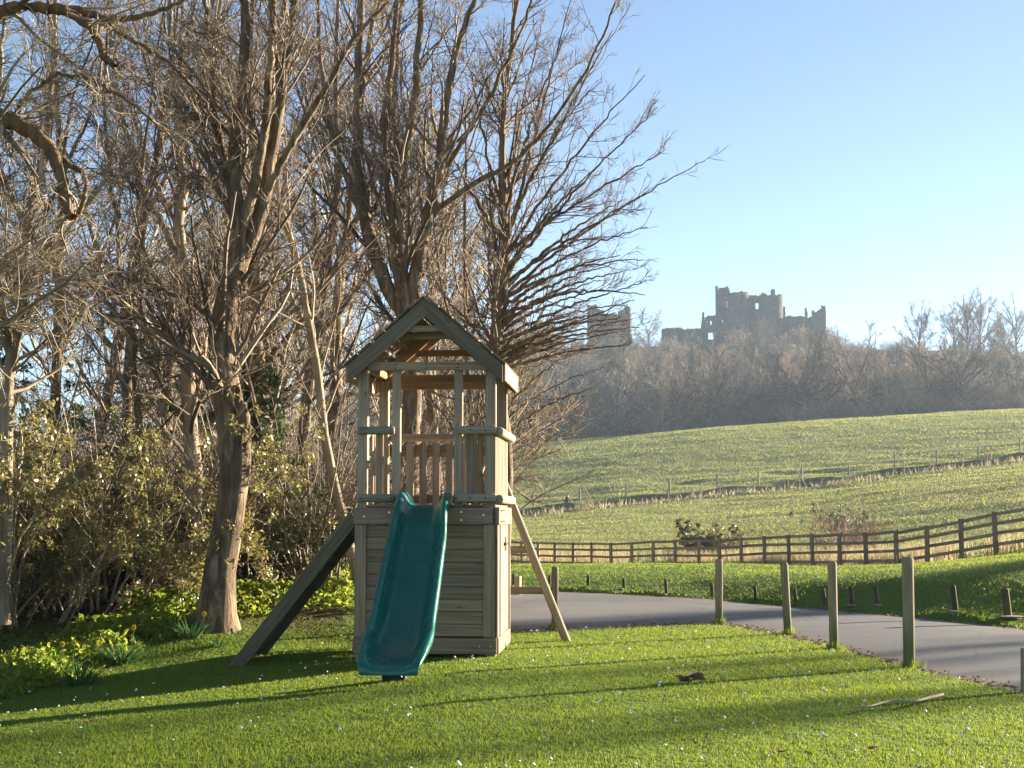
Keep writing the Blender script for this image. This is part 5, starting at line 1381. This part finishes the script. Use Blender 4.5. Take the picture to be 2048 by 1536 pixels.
# ------------------------------------------------------------------ grass, ground cover, flowers
LB = np.array([gpt(px, py, -.14)[:2] for px, py in [(-500, 1440), (-150, 1400), (0, 1376), (150, 1343), (300, 1318), (440, 1299), (560, 1293), (700, 1287), (760, 1283)]])
def left_of_lawn(x, y): return (y > np.interp(x, LB[:, 0], LB[:, 1])) & (x < -1.2)
def blades(rg_, X, Y, hgt, wid, lean=.5, zoff=0.0, bend=None):
    n = len(X); Z = zg(X, Y) + zoff
    a = rg_.uniform(0, 2 * np.pi, n); w_ = wid * (.6 + .8 * rg_.random(n)); hh = hgt * (.5 + .9 * rg_.random(n))
    B = np.stack([X, Y, Z - .005], 1); s = np.stack([np.cos(a), np.sin(a), 0 * a], 1) * (w_ / 2)[:, None]
    b = rg_.uniform(0, 2 * np.pi, n); l_ = lean * hh * rg_.random(n)
    tip = B + np.stack([np.cos(b) * l_, np.sin(b) * l_, hh], 1)
    return np.stack([B - s, B + s, tip], 1).reshape(-1, 3), np.arange(3 * n).reshape(n, 3)
rgg = np.random.default_rng(88)
def tower_mask(x, y):
    dx = x - TOWER.location.x; dy = y - TOWER.location.y; c_, s_ = math.cos(R(4.7)), math.sin(R(4.7))
    lx = dx * c_ - dy * s_; ly = dx * s_ + dy * c_
    return (np.abs(lx) < .69) & (ly > .02) & (ly < 1.38)
n = 400000
Y = 6.6 + (21 - 6.6) * rgg.random(n) ** 1.25
X = rgg.uniform(-.40, .40, n) * Y
ok = ~in_poly(X, Y, ROADPOLY) & ~left_of_lawn(X, Y) & ~tower_mask(X, Y)
ok |= in_poly(X, Y, ROADPOLY) & (dist_line(X, Y, INR[::3]) < .10 * rgg.random(n))
X, Y = X[ok], Y[ok]
tuft = .75 + .9 * (vnoise(X / .5, Y / .5, 12) + .5) * (vnoise(X / 2.1, Y / 2.1, 13) + .6)
v, f = blades(rgg, X, Y, .021 * tuft, .0042 + .0002 * Y, .9)
tag(obj('lawn_grass', mesh_np('lawn_grass', v, f), M['grass']), 'short mown lawn grass in the foreground', 'grass', kind='stuff')
# verge and bank across the lane
n = 120000
Y = 18 + (82 - 18) * rgg.random(n) ** 1.5; X = rgg.uniform(-.06, .40, n) * Y
outer_y = Y - np.interp(X, FEX[:, 0], FEX[:, 1])
ok = ~in_poly(X, Y, ROADPOLY) & (Y > np.interp(X, OUTR[:, 0], OUTR[:, 1])) & (outer_y < 2)
ok |= (in_poly(X, Y, ROADPOLY) & (dist_line(X, Y, OUTR[::3]) < .12 * rgg.random(n)))
X, Y = X[ok], Y[ok]
v, f = blades(rgg, X, Y, .016 + .0006 * Y, .006 + .0005 * Y, 1.1)
tag(obj('verge_grass', mesh_np('verge_grass', v, f), M['verge_grass']), 'grass on the bank and verge across the lane', 'grass', kind='stuff')
# pasture
n = 270000
Y = 44 + (356 - 44) * rgg.random(n) ** .95; X = rgg.uniform(-.10, .42, n) * Y
ok = (Y - np.interp(X, FEX[:, 0], FEX[:, 1]) > 1.0) & (np.abs((Y - np.interp(X, DITCH[:, 0], DITCH[:, 1])) * .92 + .2) > .9 + .5 * rgg.random(n))
X, Y = X[ok], Y[ok]
tf = .55 + 1.1 * (vnoise(X / 2.6, Y / 2.6, 22) + .5)
v, f = blades(rgg, X, Y, (.05 + .0004 * Y) * tf, .014 + .00042 * Y, 1.3)
tag(obj('pasture_grass', mesh_np('pasture_grass', v, f), M['field_grass']), 'rough pasture grass on the hillside', 'grass', kind='stuff')
# dry stalks behind the fence and along the ditch
n = 16000
t_ = rgg.random(n); k = np.minimum((t_ * (len(FEX) - 1)).astype(int), len(FEX) - 2); fr = rgg.random(n)
Pn = FEX[k] + (FEX[k + 1] - FEX[k]) * fr[:, None]
Y = Pn[:, 1] + 1.0 + 11 * rgg.random(n) ** 1.4; X = Pn[:, 0] + rgg.normal(size=n) * .3
ok = (vnoise(X / 1.6, Y / 3, 31) > -.12) & (X > -3) & (X < 22); X, Y = X[ok], Y[ok]
v1, f1 = blades(rgg, X, Y, .62, .035, .5)
n = 2400
k = rgg.integers(1, len(DITCH) - 1, n); fr = rgg.random(n); Pn = DITCH[k] + (DITCH[k + 1 - (k == len(DITCH) - 1)] - DITCH[k]) * fr[:, None]
Y = Pn[:, 1] - 2.2 - 6 * rgg.random(n) ** 1.5 + 1.6 * rgg.normal(size=n) * .3; X = Pn[:, 0]
ok = vnoise(X / 2.5, Y / 2.5, 33) > .0; X, Y = X[ok], Y[ok]
v2, f2 = blades(rgg, X, Y, .55, .14, .9)
v, f = join([(v1, f1), (v2, f2)])
tag(obj('dry_grass', mesh_np('dry_grass', v, f), M['dry_grass']), 'bleached dry grass stalks behind the fence and along the ditch', 'grass', kind='stuff')
# ground cover on the left bank
n = 56000
X = rgg.uniform(-8.5, -1.25, n); off = 3.4 * rgg.random(n) ** .9
Y = np.interp(X, LB[:, 0], LB[:, 1]) - .12 + off
px_ = CX + F * X / Y
dens = np.where(px_ < 450, 1.0, .38)
ok = (vnoise(X / .45, Y / .45, 41) + .5 > .25 * rgg.random(n)) & (rgg.random(n) < dens); X, Y, off = X[ok], Y[ok], off[ok]
hh = (.06 + .17 * sstep(0, .9, off)) * (.4 + 1.0 * (vnoise(X / .6, Y / .6, 43) + .5)) * np.where(CX + F * X / Y < 450, 1, .6)
C = np.stack([X, Y, zg(X, Y) + hh * rgg.random(len(X))], 1)
v, f = leaves(rgg, C, .040, .2)
tag(obj('ground_cover', mesh_np('ground_cover', v, f), M['cover']), 'bright green ground cover along the left bank', 'ground cover', kind='stuff')
n = 24000
X = rgg.uniform(-11, .2, n); Y = np.interp(X, LB[:, 0], LB[:, 1]) + .6 + 9 * rgg.random(n) ** 1.3
ok = X < -.075 * Y; X, Y = X[ok], Y[ok]
C = np.stack([X, Y, zg(X, Y) + .03 * rgg.random(len(X))], 1)
v, f = leaves(rgg, C, .035, .7)
tag(obj('leaf_litter', mesh_np('leaf_litter', v, f), M['litter_leaf']), 'brown leaf litter under the trees', 'leaf litter', kind='stuff')
# grit, leaves and crumbs along the lane edges, longer tufts at the post feet
n = 3600
k = rgg.integers(0, 159, n); side = rgg.random(n) < .55; E = np.where(side[:, None], INR[k] + (INR[k + 1 - (k == 159)] - INR[k]) * rgg.random((n, 1)), OUTR[k] + (OUTR[k + 1 - (k == 159)] - OUTR[k]) * rgg.random((n, 1)))
O = np.where(side[:, None], OUTR[k], INR[k]) - E; O = unit(O)
E = E + O * (np.abs(rgg.normal(size=n)) * .22)[:, None]
C = np.stack([E[:, 0], E[:, 1], np.full(n, .008)], 1)
v, f = leaves(rgg, C, .022, .85)
tag(obj('lane_debris', mesh_np('lane_debris', v, f), M['litter_leaf']), 'dead leaves and grit gathered along the lane edges', 'debris', kind='stuff')
tx, ty = [], []
for _, bx, _, by, w_, *_r in BOL:
    b_ = gpt(bx, by, 0.0); a_ = rgg.uniform(0, 6.28, 130); r_ = w_ / 2 * b_[1] / F + np.abs(rgg.normal(size=130)) * .035
    tx.append(b_[0] + np.cos(a_) * r_); ty.append(b_[1] + np.sin(a_) * r_)
v, f = blades(rgg, np.concatenate(tx), np.concatenate(ty), .075, .008, .6)
tag(obj('long_grass', mesh_np('long_grass', v, f), M['grass']), 'longer grass tufts around the feet of the tall posts', 'grass', kind='stuff')
# daffodil clumps
def strips(rg_, n, L, w_, spread, base_r):
    a = rg_.uniform(0, 2 * np.pi, n); r0 = base_r * np.sqrt(rg_.random(n)); K = 5
    P = np.empty((n, K, 3)); P[:, 0] = np.stack([np.cos(a) * r0, np.sin(a) * r0, 0 * a - .02], 1)
    D = unit(np.stack([np.cos(a) * spread * rg_.random(n), np.sin(a) * spread * rg_.random(n), np.ones(n)], 1)); ln = L * (.55 + .55 * rg_.random(n))
    for k in range(1, K):
        D = unit(D + np.array([0, 0, -.22]) * rg_.random(n)[:, None] + np.stack([np.cos(a), np.sin(a), 0 * a], 1) * .16 + rg_.normal(size=(n, 3)) * .05)
        P[:, k] = P[:, k-1] + D * (ln / (K - 1))[:, None]
    b = a + np.pi / 2 + rg_.normal(size=n) * .6; S = np.stack([np.cos(b), np.sin(b), 0 * b], 1)
    wd = w_ * np.array([1, 1, .95, .75, .12]) / 2
    V = np.stack([P - S[:, None] * wd[None, :, None], P + S[:, None] * wd[None, :, None]], 2).reshape(-1, 3)
    base = (np.arange(n) * K * 2)[:, None]; k = (np.arange(K - 1) * 2)[None, :]
    return V, np.stack([base + k, base + k + 1, base + k + 3, base + k + 2], -1).reshape(-1, 4)
def daff_flower(parent, loc, hgt, seed):
    st_ = np.array([[(0, 0, 0), (.01, 0, hgt * .6), (.025, -.01, hgt)]], float)
    v, f = tubes(st_, np.full((1, 3), .004), 4); s_ = obj('flower_stem', mesh_np('flower_stem', v, f, True), M['daff'], parent, loc)
    V = []; Fc = []
    for k in range(6):
        a = k * math.pi / 3; c_, s2 = math.cos(a), math.sin(a); n0 = len(V)
        V += [(.0, -.012, 0), (c_ * .02 - s2 * .012, -.018, s2 * .02 + c_ * .012), (c_ * .034, -.012, s2 * .034), (c_ * .02 + s2 * .012, -.018, s2 * .02 - c_ * .012)]; Fc.append((n0, n0 + 1, n0 + 2, n0 + 3))
    n0 = len(V)
    for ring_, (rr_, yy) in enumerate(((.012, -.015), (.013, -.035), (.019, -.045))):
        for k in range(8): a = k * math.pi / 4; V.append((math.cos(a) * rr_, yy, math.sin(a) * rr_))
    for q in range(2):
        for k in range(8): Fc.append((n0 + q * 8 + k, n0 + q * 8 + (k + 1) % 8, n0 + (q + 1) * 8 + (k + 1) % 8, n0 + (q + 1) * 8 + k))
    me_ = bpy.data.meshes.new('flower'); me_.from_pydata([(x + .025, y - .01, z + hgt) for x, y, z in V], [], Fc); me_.update()
    obj('flower', me_, M['yellow'], s_)
for px, py, n_, L_, br, lab, fls in [(100, 1335, 150, .33, .17, 'wide daffodil leaf clump at the far left of the bank', [(.32, .25, .44), (.1, .45, .42)]), (242, 1322, 130, .33, .10, 'upright daffodil leaf clump in the middle of the bank', [(.15, .2, .45)]),
                                     (380, 1305, 120, .30, .12, 'daffodil leaf clump at the foot of the large sycamore', [(-.15, .35, .40), (.2, .1, .30)]), (160, 1345, 110, .30, .12, 'daffodil leaf clump beside the wide one near the lawn', []), (435, 1312, 40, .18, .05, 'small daffodil tuft by the ladder foot', [(.0, .0, .14)])]:
    b = gpt(px, py, -.10); zz = z1(b[0], b[1]); root = tag(empty('daffodil_clump', (b[0], b[1], zz)), lab, 'daffodils', 'daffodil clumps on the bank')
    v, f = strips(rgg, n_, L_, .013, .9, br)
    obj('leaves', mesh_np('leaves', v, f), M['daff'], root)
    for k, (dx, dy, hh) in enumerate(fls): daff_flower(root, (dx * .6, dy * .3, 0), hh * .8, k)
# daisies
n = 420
Y = 7.2 + 12 * rgg.random(n) ** .9; X = rgg.uniform(-.36, .34, n) * Y
ok = ~in_poly(X, Y, ROADPOLY) & ~left_of_lawn(X, Y) & ~tower_mask(X, Y) & (vnoise(X / 1.3, Y / 1.3, 51) > -.22); X, Y = X[ok], Y[ok]
parts = []
for x, y, z in zip(X, Y, zg(X, Y)):
    r_ = .011 * rgg.uniform(.7, 1.25); a = np.linspace(0, 2 * np.pi, 8, endpoint=False); tl = rgg.normal(size=2) * .35
    V = np.stack([np.cos(a) * r_, np.sin(a) * r_, (np.cos(a) * tl[0] + np.sin(a) * tl[1]) * r_], 1)
    V = np.vstack([V, V * .55 + np.array([0, 0, .006])]) + np.array([x, y, z + .045])
    parts.append((V, np.array([[k, (k + 1) % 8, 8 + (k + 1) % 8, 8 + k] for k in range(8)] + [[8, 9, 10, 11], [8, 11, 12, 15], [12, 13, 14, 15]])))
v, f = join(parts)
tag(obj('daisies', mesh_np('daisies', v, f), M['daisy']), 'white daisies dotted over the lawn', 'daisies', kind='stuff')
# things lying on the lawn
b = gpt(1380, 1366, 0.0); C = rgg.normal(size=(14, 3)) * np.array([.05, .03, .012]) + np.array([0, 0, .045])
v, f = leaves(rgg, C, .06, .5)
tag(obj('fallen_leaves', mesh_np('fallen_leaves', v, f), M['litter_leaf'], None, (b[0], b[1], .0)), 'small heap of brown leaves on the lawn right of the tower', 'leaves')
tw_ = np.array([gpt(px, py, .05) for px, py in [(1702, 1414), (1740, 1412), (1765, 1405), (1790, 1402), (1830, 1402), (1855, 1396), (1886, 1389)]])
P = resample(tw_, 20)[None]; v, f = tubes(P - tw_[0], np.linspace(.006, .012, 20)[None], 6)
tag(obj('fallen_twig', mesh_np('fallen_twig', v, f, True), M['stake'], None, tuple(tw_[0])), 'long pale twig lying on the lawn near the lane', 'twig')
M['red_leaf'] = flat('red_leaf', (.28, .075, .03), .6)
for px, py, lab in ((1560, 1504, 'russet leaf on the near lawn, left of two'), (1740, 1497, 'russet leaf on the near lawn, right of two'), (182, 1442, 'russet leaf on the lawn at the lower left')):
    b = gpt(px, py, .03); V = [(-.05, 0, .012), (-.02, -.022, .0), (.02, -.024, .004), (.055, 0, .016), (.02, .024, .006), (-.02, .022, .002), (0, 0, -.004)]
    me_ = bpy.data.meshes.new('leaf'); me_.from_pydata(V, [], [(0, 1, 6), (1, 2, 6), (2, 3, 6), (3, 4, 6), (4, 5, 6), (5, 0, 6)]); me_.update()
    tag(obj('fallen_leaf', me_, M['red_leaf'], None, tuple(b)), lab, 'leaf', 'single leaves on the lawn')

# ------------------------------------------------------------------ haze
bm = bmesh.new(); bmesh.ops.create_cube(bm, size=1.0)
for v_ in bm.verts: v_.co = Vector((v_.co.x * 3400, v_.co.y * 1500 + 480, v_.co.z * 110 + 50))
me_ = bpy.data.meshes.new('haze'); bm.to_mesh(me_); bm.free()
hm = bpy.data.materials.new('haze'); hm.use_nodes = True; hm.node_tree.nodes.clear()
ho = hm.node_tree.nodes.new('ShaderNodeOutputMaterial'); hv = hm.node_tree.nodes.new('ShaderNodeVolumePrincipled')
hv.inputs['Color'].default_value = (.60, .77, 1.0, 1); hv.inputs['Density'].default_value = .00018; hv.inputs['Anisotropy'].default_value = .2
hm.node_tree.links.new(hv.outputs[0], ho.inputs['Volume'])
tag(obj('haze', me_, hm), 'thin pale haze in the air over the valley', 'haze', kind='stuff')
